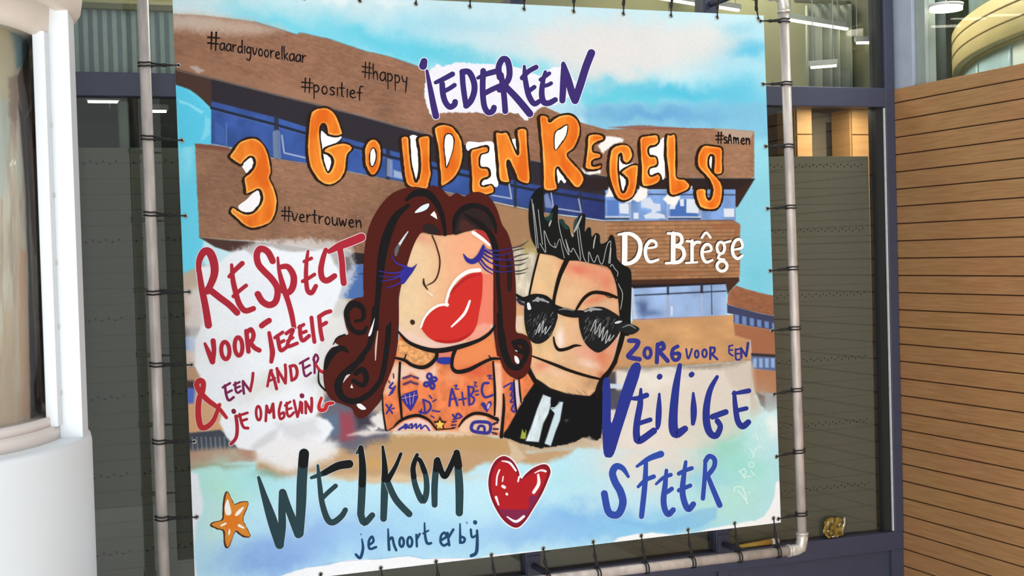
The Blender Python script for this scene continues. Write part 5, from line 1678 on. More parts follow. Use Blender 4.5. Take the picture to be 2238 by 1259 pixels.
k.build('lettering', 'tall dark blue brush word VEILIGE at the right of the banner')
BLZ = (52, 54, 134)
word([(40, [(325, 1010), (395, 1015), (385, 1060), (340, 1110), (320, 1145), (410, 1165)]), (30, oval(478, 1112, 28, 42)), (36, [(562, 1040), (555, 1190)]), (36, [(562, 1050), (600, 1030), (612, 1070), (568, 1100)]), (36, [(575, 1100), (645, 1178)]),
      (32, [(728, 1058), (692, 1080), (680, 1130), (700, 1170), (736, 1160), (742, 1118), (705, 1118)])],
     cL, S3, BLZ, None, 0, 0, 0.06).build('lettering', 'small thick dark blue word ZORG')
word([(17, [(800, 1080), (817, 1160), (847, 1080)]), (18, oval(888, 1122, 15, 30)), (19, oval(953, 1115, 18, 32)),
      (20, [(1002, 1065), (1000, 1162)]), (20, [(1000, 1072), (1036, 1070), (1032, 1108), (1005, 1120)]), (20, [(1010, 1120), (1060, 1165)])],
     cL, S3, BLZ, None, 0, 0, 0.06).build('lettering', 'small thin dark blue word VOOR beside ZORG')
word([(15, [(1160, 1055), (1158, 1110), (1190, 1135)]), (14, [(1155, 1055), (1188, 1048)]), (14, [(1160, 1090), (1186, 1087)]), (16, [(1213, 1080), (1215, 1162), (1248, 1166)]), (15, [(1213, 1085), (1247, 1078)]), (15, [(1215, 1120), (1242, 1117)]),
      (20, [(1260, 1152), (1258, 1072)]), (20, [(1258, 1075), (1300, 1138)]), (22, [(1300, 1138), (1316, 1030)])],
     cL, S3, BLZ, None, 0, 0, 0.06).build('lettering', 'small thin dark blue word EEN at the right end of the line')

# ---------------- white serif name on the fascia
NM = [(44, [(287, 125), (287, 245), (285, 365)]), ([16, 30, 34, 36, 36, 32, 24], [(235, 125), (330, 118), (400, 165), (418, 240), (392, 320), (335, 362), (275, 368)]),
      ([14, 20, 22, 26, 28, 28, 26, 20], [(468, 240), (545, 226), (542, 188), (500, 178), (464, 230), (462, 300), (495, 352), (565, 335)]),
      (38, [(692, 118), (690, 355)]), (20, [(632, 364), (705, 360)]), (20, [(648, 115), (700, 118)]), (28, [(690, 116), (748, 128), (764, 178), (738, 212), (700, 216)]), (30, [(702, 220), (765, 238), (782, 300), (745, 350), (695, 358)]),
      (28, [(848, 180), (848, 352)]), (18, [(805, 180), (848, 184)]), (24, [(848, 222), (880, 190), (912, 190)]), (16, [(798, 362), (890, 356)]),
      ([14, 20, 22, 24, 26, 26, 24, 18], [(940, 272), (1005, 258), (1000, 218), (965, 208), (935, 250), (936, 312), (967, 355), (1018, 338)]), (18, [(930, 152), (965, 108), (1002, 150)]),
      (22, oval(1088, 236, 32, 48)), (18, [(1115, 195), (1168, 180)]), (20, [(1080, 288), (1068, 322), (1115, 335)]), (24, oval(1098, 388, 42, 42)),
      ([14, 20, 22, 24, 26, 26, 24, 18], [(1190, 252), (1266, 232), (1252, 170), (1212, 174), (1186, 230), (1192, 292), (1228, 326), (1268, 300)])]
k = word(NM, crop(1290 - 2.6, 480 - 2.4, S3), S3, (70, 48, 38), None, 0, 0)
k2 = word(NM, cL, S3, (240, 240, 240), (214, 200, 188), 0.4, 30)
o1 = k2.build('lettering', 'white serif name De Brêge on the brick fascia')
k.build('lettering_ink', None, None, o1)

# ---------------- heart and star
k = Ink(0)
H = [(1445, 448), (1420, 370), (1370, 292), (1300, 258), (1230, 298), (1185, 390), (1172, 500), (1198, 620), (1258, 740), (1328, 822), (1410, 857), (1480, 802), (1552, 690), (1622, 570), (1670, 460), (1692, 390), (1670, 338), (1620, 328), (1540, 362), (1480, 412)]
k.stroke(cP(H), 5, (240, 236, 238), 4, True)
k.fill(cP(H), (130, 28, 42))
H2 = [(1432, 460), (1405, 385), (1360, 318), (1300, 290), (1245, 325), (1208, 400), (1196, 500), (1218, 610), (1268, 700), (1330, 712), (1420, 705), (1500, 700), (1552, 610), (1610, 540), (1648, 450), (1662, 390), (1645, 365), (1610, 358), (1550, 390), (1490, 430)]
k.fill(cP(H2), (176, 34, 40))
k.fill(cP([(1262, 708), (1380, 705), (1505, 700), (1510, 600), (1560, 590), (1600, 570), (1540, 680), (1475, 780), (1410, 832), (1345, 800)]), (126, 40, 76), True, 3)
for w_, p in ((14, [(1265, 375), (1245, 430), (1240, 500)]), ([8, 18, 16], [(1285, 300), (1350, 315), (1402, 380)]), (10, [(1297, 430), (1290, 470)]), (24, [(1292, 510), (1308, 520)]), (20, [(1325, 574), (1328, 578)]), (14, [(1430, 430), (1420, 470)]),
              ([18, 28, 26], [(1588, 415), (1592, 490), (1550, 562)]), ([8, 14, 18], [(1560, 400), (1610, 378), (1650, 386)]), ([22, 12], [(1237, 602), (1258, 665)]), ([10, 22, 22], [(1330, 765), (1402, 805), (1468, 762)])):
    ww = [x / S1 for x in w_] if isinstance(w_, list) else w_ / S1
    k.stroke(cP(p), ww, (244, 236, 238))
k.build('painted_heart', 'glossy dark red heart right of WELKOM')
k = Ink(0)
ST = [(370, 556), (390, 590), (410, 630), (430, 662), (480, 645), (540, 642), (538, 680), (520, 720), (500, 790), (525, 845), (562, 925), (530, 930), (490, 915), (440, 882), (410, 950), (375, 1022), (350, 970), (345, 882), (290, 862), (236, 832), (270, 808), (335, 788), (342, 700), (352, 600)]
k.stroke([(x - 1.5, y + 0.6) for x, y in cO(ST)], 4.0, (70, 40, 30), 3, True, jit=0.4)
k.fill(cO(ST), (216, 136, 50), True, 3)
k.fill(cO([(385, 700), (420, 730), (470, 760), (480, 850), (420, 870), (370, 900), (345, 830), (360, 760)]), (222, 122, 38), True, 3)
k.stroke(cO(ST), 1.6, (120, 66, 34), 3, True, jit=0.5)
for w_, p in (([14, 46, 52], [(372, 628), (370, 680), (378, 728)]), ([14, 30, 24], [(500, 690), (470, 722), (445, 748)]), (16, [(320, 838), (355, 822)]), ([24, 14], [(468, 838), (505, 858)]), ([8, 16, 8], [(388, 870), (386, 890), (382, 915)])):
    ww = [x / S1 for x in w_] if isinstance(w_, list) else w_ / S1
    k.stroke(cO(p), ww, (246, 240, 232))
k.build('painted_star', 'orange star left of WELKOM')
# signature, pale strokes in the lower right wash
k = word([(9, [(1505, 658), (1470, 600), (1420, 545)]), (9, [(1390, 560), (1400, 520), (1450, 515), (1478, 560), (1490, 610), (1500, 655)]), (10, [(1518, 560), (1522, 562)]),
          (9, [(1435, 380), (1455, 410), (1480, 445)]), (9, [(1440, 385), (1475, 365), (1490, 400), (1465, 425), (1530, 430)]), (8, [(1530, 380), (1560, 420)]), (8, oval(1535, 330, 22, 22)), (8, [(1520, 190), (1545, 230), (1560, 245)]), (8, [(1545, 270), (1570, 200), (1610, 180)]),
          (7, [(1545, 80), (1590, 120), (1570, 60)]), (7, [(1600, 160), (1640, 200)]), (6, [(1610, 100), (1640, 140)])], cQ, S1, (212, 238, 230), None, 0, 0)
k.build('lettering', 'faint pale signature in the lower right wash')

# ------------------------------------------------------------------ the two painted heads
HB = (80, 30, 24)        # brown hair
BK = (27, 25, 26)
DK = (46, 34, 34)
LASH = (48, 46, 140)


def wd(w, s):
    return [x / s for x in w] if isinstance(w, (list, tuple)) else w / s


# ---- woman : hair
k = Ink(300)
left = cI([(690, -260), (692, 0), (688, 150), (680, 250), (655, 380), (612, 500), (572, 600), (545, 700), (490, 770), (432, 830), (372, 858), (322, 822), (300, 775), (230, 742), (130, 700), (80, 620), (62, 520), (64, 430), (80, 340), (130, 268), (190, 250), (160, 225), (160, 195), (205, 162), (270, 155), (250, 90), (232, 0), (240, -60), (280, -120), (350, -150), (395, -160), (396, -230)])
outer = cH([(395, 915), (396, 750), (405, 600), (430, 450), (470, 340), (540, 225), (630, 130), (740, 82), (830, 70), (925, 84), (960, 60), (1040, 82), (1112, 150), (1170, 122), (1237, 150), (1290, 120), (1370, 115), (1450, 160), (1510, 260), (1550, 380), (1600, 460), (1637, 590), (1657, 750), (1668, 950), (1668, 1200)])
inner = cH([(1484, 1200), (1486, 900), (1477, 700), (1462, 560), (1425, 470), (1385, 415), (1330, 420), (1200, 456), (1060, 476), (960, 466), (885, 452), (840, 505), (798, 600), (757, 735), (715, 880), (693, 1000), (690, 1200)])
right = cI([(1484, -20), (1490, 100), (1502, 250), (1530, 352), (1570, 452), (1632, 512), (1700, 530), (1762, 482), (1792, 400), (1802, 272), (1772, 182), (1722, 152), (1668, 130), (1668, 0)])
poly = list(catmull(outer, False, 4)) + list(catmull(right[::-1], False, 4)) + list(catmull(inner, False, 4)) + list(catmull(left, False, 4))
k.fill(poly, HB, False)
hair = k.build('drawn_hair', 'dark brown wavy hair of the cartoon woman')
k = Ink(330)
for pg, c in (([(890, 400), (950, 374), (1015, 415), (1032, 462), (960, 466), (905, 445)], DK), ([(1150, 440), (1165, 370), (1210, 290), (1290, 250), (1400, 285), (1480, 390), (1440, 440), (1330, 425), (1230, 450), (1160, 472)], DK)):
    k.fill(cH(pg), c)
k.fill(cH([(1190, 420), (1220, 340), (1300, 390), (1330, 420), (1240, 445)]), (72, 40, 38))
for w_, p in (([24, 56, 62, 52, 42, 34, 26], [(752, 180), (830, 125), (930, 128), (1000, 200), (1045, 290), (1070, 400), (1076, 470)]),
              ([30, 60, 76, 72, 62, 48, 44, 42], [(770, 225), (665, 320), (592, 480), (552, 650), (535, 800), (520, 950), (505, 1120), (500, 1250)]),
              ([20, 40, 46, 46, 44, 34, 20], [(1148, 455), (1160, 335), (1230, 250), (1330, 228), (1430, 272), (1486, 370), (1500, 450)])):
    k.stroke(cH(p), wd(w_, S1), BK)
k.fill(cH([(1225, 290), (1310, 325), (1400, 375), (1470, 480), (1478, 540), (1420, 460), (1340, 390), (1260, 330)]), (30, 24, 24))
k.stroke(cH([(1450, 440), (1490, 560), (1508, 700), (1520, 900), (1535, 1080), (1545, 1259)]), wd([30, 56, 34, 34, 34, 32], S1), BK)
k.stroke(cH([(1588, 640), (1612, 760), (1614, 930)]), wd([14, 44, 34], S1), (40, 26, 24))
for w_, p in (([44, 44, 46, 46, 40], [(490, -60), (478, 60), (470, 150), (440, 260), (360, 360)]),
              ([40, 60, 66, 66, 56, 50, 46, 40], [(390, 350), (290, 440), (210, 520), (185, 600), (230, 690), (330, 712), (450, 650), (540, 540)]),
              ([40, 44, 42, 30], [(540, 540), (570, 420), (590, 260), (600, 90)]),
              ([44, 48, 48, 40, 34], [(330, 480), (390, 450), (420, 520), (390, 580), (310, 540)]),
              ([34, 56, 56, 44, 24], [(80, 430), (110, 350), (160, 290), (220, 270), (262, 300)]),
              ([10, 12, 14], [(145, 238), (180, 185), (240, 158)]), ([24, 34, 40, 40, 30], [(270, 0), (270, 60), (320, 130), (390, 140), (420, 100)]),
              ([10, 16, 14], [(22, 460), (26, 560), (80, 625)]), ([20, 34, 20], [(620, 60), (600, 260), (560, 420)])):
    k.stroke(cI(p), wd(w_, S1), BK)
for w_, p in (([30, 46, 56, 54, 44, 34], [(270, 1180), (255, 1120), (290, 1060), (345, 1050), (390, 1090), (400, 1160)]), ([30, 30, 24], [(400, 1150), (380, 1180), (330, 1190)])):
    k.stroke(cH(p), wd(w_, S1), BK)
for w_, p in (([30, 60, 60, 54, 46, 40], [(1522, -10), (1545, 160), (1570, 300), (1620, 410), (1690, 430), (1740, 360)]), ([40, 56, 56, 44], [(1740, 370), (1755, 280), (1720, 220), (1650, 225)]), ([36, 44, 40], [(1650, 230), (1690, 290), (1740, 300)])):
    k.stroke(cI(p), wd(w_, S1), BK)
k.fill(cH([(822, 286), (880, 230), (942, 210), (930, 250), (885, 276)]), (222, 236, 244))
k.fill(cH([(953, 305), (985, 272), (1002, 300), (1012, 342), (985, 325)]), (240, 234, 234), False)
k.stroke(cH([(767, 444), (735, 490), (690, 560)]), wd([8, 16, 22], S1), (206, 214, 216))
k.stroke(cH([(688, 560), (672, 600), (665, 640)]), wd([22, 34, 20], S1), (96, 96, 100))
k.fill(cI([(470, 70), (490, 20), (462, 150), (436, 165)]), (238, 236, 238))
k.stroke(cI([(515, 130), (500, 260), (496, 370)]), wd([8, 16, 8], S1), (206, 178, 160))
k.fill(cI([(225, 560), (250, 500), (285, 490), (250, 530)]), (214, 190, 180))
k.fill(cI([(285, 600), (298, 570), (312, 605)]), (230, 220, 216), False)
k.fill(cI([(340, 738), (375, 735), (418, 775), (385, 784), (352, 765)]), (238, 234, 234))
k.fill(cI([(1655, 335), (1680, 345), (1695, 380), (1685, 402), (1660, 380)]), (240, 240, 242))
k.fill(cI([(1660, 285), (1675, 290), (1680, 300), (1665, 298)]), (170, 180, 186))
k.build('hair_strokes', 'black strands and white highlights in the brown hair', None, hair)

# ---- woman : face
k = Ink(400)
k.fill(cH([(1378, 785), (1300, 790), (1220, 832), (1150, 912), (1112, 990), (1092, 1050), (1030, 1060), (960, 1102), (912, 1172), (886, 1240)]) + cI([(882, 112), (930, 172), (1000, 216), (1100, 231), (1200, 215), (1290, 160), (1338, 80)]) + cH([(1358, 1120), (1380, 1000), (1388, 880)]), (204, 48, 42))
k.stroke(cI([(1000, 205), (1100, 218), (1200, 200), (1280, 150)]), wd([14, 26, 26, 14], S1), (178, 36, 36))
k.stroke(cH([(1120, 960), (1170, 900), (1260, 830), (1370, 800)]), wd([20, 26, 22, 10], S1), (180, 38, 40))
k.stroke(cH([(1362, 765), (1270, 777), (1180, 835), (1120, 920), (1092, 1000), (1085, 1040)]), wd([34, 34, 28, 24, 22, 20], S1), (244, 238, 234))
k.stroke(cH([(1095, 1050), (1020, 1060), (950, 1105), (900, 1170), (876, 1235)]) + cI([(868, 100)]), wd([22, 22, 22, 18, 16, 10], S1), (244, 238, 234))
k.stroke(cH([(1088, 1050), (1092, 1054)]), 32 / S1, (244, 238, 234))
k.stroke(cH([(1282, 1022), (1235, 1130), (1130, 1236)]), wd([18, 24, 14], S1), (244, 238, 234))
k.build('drawn_lips', 'big tilted red lips with white rim')
k = Ink(400)
k.stroke(cH([(968, 478), (1002, 560), (1032, 680), (1020, 790), (985, 858), (925, 892)]), wd([12, 12, 13, 13, 12, 8], S1), (70, 42, 30))
k.stroke(cH([(897, 838), (900, 880), (930, 928)]), wd([10, 18, 8], S1), (60, 36, 26))
k.stroke(cH([(925, 940), (968, 975)]), wd([8, 14], S1), (244, 230, 210))
k.build('drawn_nose', 'thin curved nose line')
k = Ink(400)
k.stroke(cH([(803, 1196), (806, 1202)]), 38 / S1, (62, 40, 28))
k.build('drawn_mole', 'dark mole')
k = Ink(400)
k.stroke(cH([(1310, 452), (1380, 500), (1446, 556)]), wd([30, 30, 20], S1), (244, 238, 234))
k.build('drawn_glint', 'white glint on the forehead')
k = Ink(400)
for w_, p in (([16, 26, 32, 38, 42, 40, 30, 26, 20], [(688, 135), (760, 212), (850, 258), (960, 288), (1060, 288), (1200, 258), (1350, 208), (1442, 150), (1492, 86)]),
              ([18, 26, 28, 32, 34, 30, 28, 26], [(662, 352), (740, 372), (800, 412), (880, 432), (945, 410), (1000, 352), (1006, 310), (1000, 285)]),
              ([30, 28, 28, 34, 34, 28, 26, 24, 16], [(1160, 285), (1138, 350), (1135, 430), (1178, 468), (1270, 452), (1370, 402), (1430, 372), (1480, 358), (1535, 360)]),
              ([8, 14], [(752, 322), (735, 365)]), ([8, 14], [(1440, 332), (1462, 362)]),
              ([20, 20, 22, 16], [(700, 390), (692, 600), (705, 740), (716, 872)]), ([12, 14, 16], [(553, 660), (560, 800), (582, 955)]),
              ([16, 20, 20, 14], [(1476, 385), (1490, 600), (1492, 720), (1488, 830)]), ([14, 24, 26, 30], [(1563, 655), (1566, 760), (1556, 880), (1545, 1008)]),
              ([10, 14, 12], [(1650, 535), (1660, 700), (1672, 800)]), ([10, 16, 12], [(1690, 515), (1700, 640), (1710, 722)]),
              ([10, 22, 26, 26, 20, 12], [(645, 932), (690, 885), (760, 848), (850, 832), (940, 870), (1005, 950)]), ([12, 22, 26, 26, 26], [(1190, 925), (1240, 858), (1320, 815), (1420, 825), (1515, 870)]),
              ([6, 10, 8], [(1000, 950), (1080, 945), (1150, 940)]), ([6, 10], [(590, 962), (640, 935)])):
    k.stroke(cI(p), wd(w_, S1), BK)
k.build('drawn_outline', 'black brush contours of the face, collar and arms')
k = Ink(470)
k.fill(cH([(842, 712), (800, 742), (742, 738), (700, 790), (720, 884), (780, 815), (812, 770)]), LASH)
for w_, p in (([6, 12, 14], [(520, 772), (640, 790), (740, 775)]), ([6, 10, 14], [(540, 858), (640, 840), (740, 800)]), ([6, 10, 14], [(582, 915), (660, 890), (730, 850)]), ([6, 12, 16], [(630, 645), (670, 705), (760, 740)]), ([5, 8, 10], [(530, 815), (640, 820), (740, 795)])):
    k.stroke(cH(p), wd(w_, S1), (58, 48, 150))
k.build('drawn_lashes', 'long blue eyelashes of the left eye')
k = Ink(470)
k.stroke(cH([(1228, 632), (1262, 680), (1310, 692), (1362, 650), (1395, 560)]), wd([8, 34, 44, 46, 18], S1), LASH)
for w_, p in (([20, 16, 10, 6], [(1395, 570), (1440, 600), (1540, 600), (1640, 575)]), ([18, 14, 10, 6], [(1400, 600), (1460, 630), (1550, 640), (1645, 615)]), ([18, 14, 10, 6], [(1390, 620), (1460, 665), (1560, 680), (1650, 660)]),
              ([18, 14, 10, 6], [(1375, 640), (1450, 700), (1560, 735), (1655, 720)]), ([16, 14, 10, 6], [(1360, 660), (1430, 740), (1530, 780), (1640, 770)]), ([14, 12, 6], [(1350, 680), (1410, 760), (1480, 800)]), ([12, 8, 5], [(1420, 590), (1500, 660), (1640, 690)])):
    k.stroke(cH(p), wd(w_, S1), (54, 42, 120))
for p in ([(1365, 690), (1410, 745), (1470, 775)], [(1400, 650), (1460, 700)], [(1405, 580), (1450, 610)]):
    k.stroke(cH(p), 5 / S1, (186, 150, 170))
for p in ([(1636, 582), (1710, 560), (1768, 520)], [(1640, 605), (1700, 590), (1740, 585)], [(1645, 660), (1700, 640), (1770, 628)], [(1650, 690), (1720, 680), (1770, 660)], [(1655, 722), (1700, 720), (1750, 700)], [(1655, 775), (1710, 770), (1770, 745)], [(1658, 798), (1700, 795), (1750, 785)]):
    k.stroke(cH(p), wd([9, 10, 4], S1), (70, 62, 62))
k.build('drawn_lashes', 'long blue eyelashes of the right eye')
k = Ink(400)
TK = {}
TB = (56, 52, 140)
TP = (92, 58, 96)
k.fill(cI([(1015, 352), (1128, 350), (1124, 398), (1060, 404), (1010, 388)]), (44, 56, 150))
k.build('drawn_choker', 'blue choker')
for c, w_, p in ((TP, 15, [(728, 522), (792, 500)]), (TP, 15, [(733, 572), (792, 548)]), (TP, 14, [(810, 508), (850, 522)]), (TP, 14, [(805, 558), (846, 570)]),
                 (TB, 15, oval(945, 505, 18, 22)), (TB, 15, oval(985, 530, 20, 16)), (TB, 15, oval(970, 585, 16, 24)), (TB, 15, oval(920, 572, 18, 16)), (TB, 22, [(952, 545), (958, 550)]),
                 (TB, 12, [(893, 700), (905, 760), (908, 815)]), (TB, 12, [(893, 700), (945, 725), (955, 770), (915, 812), (862, 800)]), (TB, 9, [(945, 665), (965, 690)]), (TB, 9, [(975, 715), (1000, 700)]), (TB, 9, [(970, 790), (1020, 800), (1032, 795)]), (TB, 8, [(960, 835), (985, 850)]), (TB, 9, [(880, 780), (870, 820)]),
                 (TB, 13, [(1112, 752), (1120, 680), (1134, 610)]), (TB, 13, [(1134, 610), (1160, 690), (1178, 748)]), (TB, 10, [(1116, 700), (1168, 688)]), (TB, 8, [(1153, 585), (1175, 580), (1162, 610), (1190, 612)]),
                 (TB, 10, [(1218, 640), (1232, 745)]), (TB, 10, [(1188, 702), (1252, 690)]),
                 (TB, 14, [(1270, 590), (1278, 742)]), (TB, 12, [(1270, 594), (1312, 600), (1305, 645), (1276, 660)]), (TB, 12, [(1276, 660), (1318, 690), (1308, 730), (1278, 742)]), (TB, 7, [(1318, 555), (1335, 555), (1322, 585), (1342, 590)]),
                 (TB, 9, [(1325, 632), (1352, 626)]), (TB, 9, [(1330, 662), (1356, 656)]), (TB, 14, [(1438, 562), (1395, 568), (1383, 630), (1410, 680), (1472, 662)]), (TB, 8, [(1430, 502), (1462, 498), (1440, 522), (1468, 526)]),
                 (TB, 11, [(585, 742), (636, 812)]), (TB, 11, [(630, 742), (588, 815)]), (TB, 8, [(632, 775), (652, 772)]), (TB, 12, [(640, 560), (612, 600), (650, 610), (620, 650), (660, 590)]), (TB, 8, [(608, 665), (640, 640)]), (TB, 8, [(645, 485), (648, 520)]), (TB, 7, [(606, 545), (616, 560)]),
                 (TB, 10, [(1566, 595), (1635, 560), (1618, 620), (1650, 600), (1622, 670), (1655, 660), (1620, 720), (1655, 720), (1630, 780), (1655, 805)]), (TB, 9, [(1640, 560), (1662, 800)]),
                 (TB, 10, [(690, 948), (760, 905), (740, 945), (800, 900), (795, 942), (835, 900), (835, 940), (872, 905), (875, 945), (910, 915), (945, 955)]), (TB, 12, [(690, 950), (730, 930), (780, 935)]), (TB, 10, [(740, 905), (760, 930)]),
                 (TB, 20, [(1310, 895), (1380, 885), (1450, 900), (1445, 970), (1380, 975), (1300, 955), (1310, 895)]), (TB, 16, [(1350, 945), (1365, 920), (1400, 925), (1405, 955)]),
                 ((70, 46, 66), 14, [(1475, 905), (1512, 890)]), ((70, 46, 66), 12, [(1480, 945), (1515, 945)]), ((70, 46, 66), 12, [(1470, 975), (1505, 985)]), ((70, 46, 66), 12, [(1490, 850), (1515, 855)]),
                 (TB, 12, [(1140, 825), (1160, 850), (1180, 815), (1215, 840)]), (TB, 10, [(1145, 865), (1205, 850)]), ((80, 50, 90), 10, [(1135, 885), (1170, 880)]), ((80, 50, 90), 10, [(1130, 912), (1165, 910)]), ((80, 50, 90), 9, [(1135, 935), (1160, 934)])):
    closed = p[0] == p[-1] and len(p) > 3
    xm_, ym_ = p[0]
    key = ('arm' if ym_ < 700 else 'cross') if xm_ < 680 else 'sums' if (xm_ > 1085 and ym_ < 770 and xm_ < 1500) else 'sleeve' if xm_ > 1540 else 'low' if (ym_ > 810 and xm_ > 1085) else 'bust' if ym_ > 880 and xm_ < 960 else ('marks' if ym_ < 580 and xm_ < 870 else 'letter' if ym_ > 620 else 'chest')
    TK.setdefault(key, Ink(400)).stroke(cI(p[:-1] if closed else p), w_ * 1.35 / S1, c, 4, closed)
k = Ink(400)
k.fill(cI([(703, 682), (735, 652), (842, 618), (852, 680), (822, 745), (790, 798), (745, 745)]), TB, False)
for p in ([(740, 660), (760, 735)], [(780, 650), (785, 740)], [(820, 640), (805, 730)], [(715, 690), (840, 660)]):
    k.stroke(cI(p), 5 / S1, (190, 150, 170))
k.build('drawn_diamond', 'blue diamond doodle')
k = Ink(400)
k.fill(cI([(1372, 738), (1385, 722), (1402, 722), (1420, 748), (1440, 715), (1460, 712), (1466, 740), (1424, 808)]), TB, False)
k.fill(cI([(1425, 752), (1445, 728), (1450, 750), (1432, 780)]), (206, 170, 190))

k.build('drawn_heart', 'small blue heart doodle')


def star5(cx, cy, r0, r1):
    return [(cx + (r0 if i % 2 == 0 else r1) * math.sin(i * math.pi / 5), cy - (r0 if i % 2 == 0 else r1) * math.cos(i * math.pi / 5)) for i in range(10)]


k = Ink(400)
k.fill(cI(star5(1034, 900, 62, 30)), (64, 40, 30), False)
k.fill(cI(star5(1032, 908, 40, 20)), (240, 196, 90), False)
k.build('drawn_star', 'small yellow star doodle')
for key, q_ in TK.items():
    q_.build('drawn_tattoo', {'arm': 'blue doodles on the left arm', 'cross': 'blue cross on the left arm', 'marks': 'purple dashes on the chest', 'letter': 'blue letter doodle on the chest', 'sums': 'blue formula A2 + B2 = C2', 'sleeve': 'blue scribble on the right arm', 'low': 'blue doodles at the lower right', 'bust': 'blue zigzag at the lower left', 'chest': 'blue flower on the chest'}[key])

# ---- man : hair
k = Ink(200)
JH = [(372, 300), (378, 190), (400, 110), (445, 55), (480, 40), (502, 80), (500, 200), (508, 290), (540, 325), (565, 250), (600, 190), (627, 208), (625, 318), (665, 310), (690, 350), (722, 380), (738, 450), (762, 460), (775, 330), (800, 290), (842, 264), (862, 290), (856, 420), (880, 385), (908, 390), (916, 462), (950, 430), (985, 450), (992, 522), (1050, 500), (1072, 450), (1106, 460), (1126, 560), (1132, 645), (1180, 700), (1240, 735), (1258, 800), (1256, 1000), (1250, 1170), (1250, 1300), (1180, 1300), (1158, 1170), (1150, 1000), (1130, 880), (1085, 762), (1040, 718), (960, 700), (900, 690), (800, 668), (700, 668), (650, 655), (580, 622), (500, 610), (452, 600), (440, 560), (405, 500), (385, 420)]
k.fill(cJ(JH), (23, 25, 25), True, 3)
mh = k.build('drawn_hair', 'spiky black hair of the cartoon man')
k = Ink(230)
k.fill(cJ([(508, 300), (545, 285), (578, 250), (575, 300), (545, 330)]), (34, 66, 60))
k.fill(cJ([(630, 320), (665, 310), (690, 350), (720, 390), (690, 400), (650, 350)]), (36, 60, 56))
k.fill(cJ([(765, 330), (800, 290), (790, 330), (770, 420), (758, 440)]), (52, 70, 66))
GR = (168, 170, 168)
for w_, p in ((6, [(400, 140), (420, 330), (440, 560)]), (6, [(412, 180), (440, 400), (455, 560)]), (6, [(455, 230), (475, 400), (492, 530)]), (6, [(470, 520), (500, 570), (520, 590), (505, 410), (535, 480), (560, 530), (598, 555)]), (5, [(598, 515), (605, 560), (640, 480), (660, 560), (680, 645)]),
              (6, [(628, 320), (645, 420), (680, 540), (720, 620), (690, 480), (715, 560), (738, 595), (755, 560), (790, 620), (820, 655), (790, 400), (805, 390), (830, 560), (850, 650), (885, 690), (890, 590), (920, 660), (940, 680), (965, 620), (985, 680), (1010, 690), (1040, 560), (1065, 505), (1080, 520), (1060, 690)]),
              (8, [(1080, 560), (1072, 690)]), ([10, 18, 12], [(828, 285), (795, 360), (765, 420)]), ([8, 16, 8], [(568, 322), (555, 350), (550, 372)]), ([6, 12, 8], [(950, 450), (938, 500), (930, 560)]), ([8, 16], [(745, 430), (750, 450)]),
              (6, [(1075, 720), (1090, 700), (1115, 740), (1140, 770), (1130, 830), (1150, 880), (1180, 950), (1170, 1050), (1150, 1130)])):
    k.stroke(cJ(p), wd(w_, S2), GR, 4)
k.build('hair_strokes', 'thin grey scratches in the black hair', None, mh)
# ---- man : contours
k = Ink(260)
INKB = (30, 22, 18)
for w_, p in (([16, 18, 16], [(462, 605), (412, 800), (378, 965)]), ([44, 36, 28, 28], [(705, 655), (640, 800), (598, 960), (585, 1050)]), ([20, 28, 30, 30, 24], [(785, 1085), (850, 990), (930, 942), (1040, 952), (1130, 985)]),
              ([8, 12, 10], [(1125, 770), (1150, 960), (1158, 1130)]), ([4, 8, 4], [(1030, 965), (1070, 985), (1120, 975)])):
    k.stroke(cJ(p), wd(w_, S2), INKB)
for w_, p in (([14, 20, 28, 28, 24, 8], [(588, 185), (598, 245), (632, 292), (700, 285), (770, 258), (825, 258)]), ([12, 26, 26, 24, 18], [(398, 345), (600, 422), (720, 470), (880, 520), (1002, 548)]),
              ([40, 30, 26, 30, 44, 40], [(1190, 140), (1150, 300), (1080, 450), (1005, 540), (975, 620), (960, 690)]), ([26, 34, 44], [(368, 430), (402, 520), (450, 590)])):
    k.stroke(cK(p), wd(w_, S2), INKB)
for p in ([(700, 655), (760, 680)], [(780, 640), (830, 680)], [(840, 640), (880, 690)]):
    k.stroke(cK(p), wd([3, 5], S2), (150, 120, 90))
k.build('drawn_outline', 'black brush contours of the man')
# ---- man : sunglasses
k = Ink(330)
LENS = (30, 30, 32)
k.fill(cJ([(335, 1060), (345, 1010), (400, 975), (500, 980), (570, 1020), (608, 1080), (622, 1141)]) + cK([(618, 30), (592, 110), (550, 188), (480, 237), (412, 232), (362, 172), (337, 60)]), LENS)
k.fill(cJ([(805, 1145), (835, 1105), (900, 1072), (1000, 1066), (1090, 1105), (1165, 1160)]) + cK([(1172, 60), (1150, 150), (1092, 232), (1030, 288), (965, 317), (890, 272), (840, 202), (810, 100), (802, 20)]), LENS)
k.stroke(cJ([(585, 1070), (680, 1110), (760, 1125), (830, 1125)]), wd([60, 66, 66, 60], S2), (26, 26, 28))
k.stroke(cJ([(630, 1092), (690, 1082), (760, 1100)]), wd([6, 16, 6], S2), (110, 110, 114))
k.stroke(cJ([(268, 962), (330, 1000), (420, 970), (520, 985), (590, 1050)]), wd([20, 40, 34, 34, 30], S2), (24, 24, 26))
k.stroke(cJ([(275, 1000), (300, 1030), (330, 1045)]), wd([20, 26, 20], S2), (40, 44, 70))
k.fill(cK([(1120, 50), (1160, 70), (1210, 60), (1260, 75), (1312, 98), (1322, 122), (1280, 155), (1230, 162), (1190, 140), (1140, 130)]), (34, 36, 38))
k.stroke(cK([(1180, 100), (1240, 80), (1290, 110)]), wd([8, 14, 8], S2), (112, 116, 118))
k.stroke(cK([(1118, 62), (1145, 55), (1172, 48)]), wd([14, 22, 8], S2), (200, 206, 208))
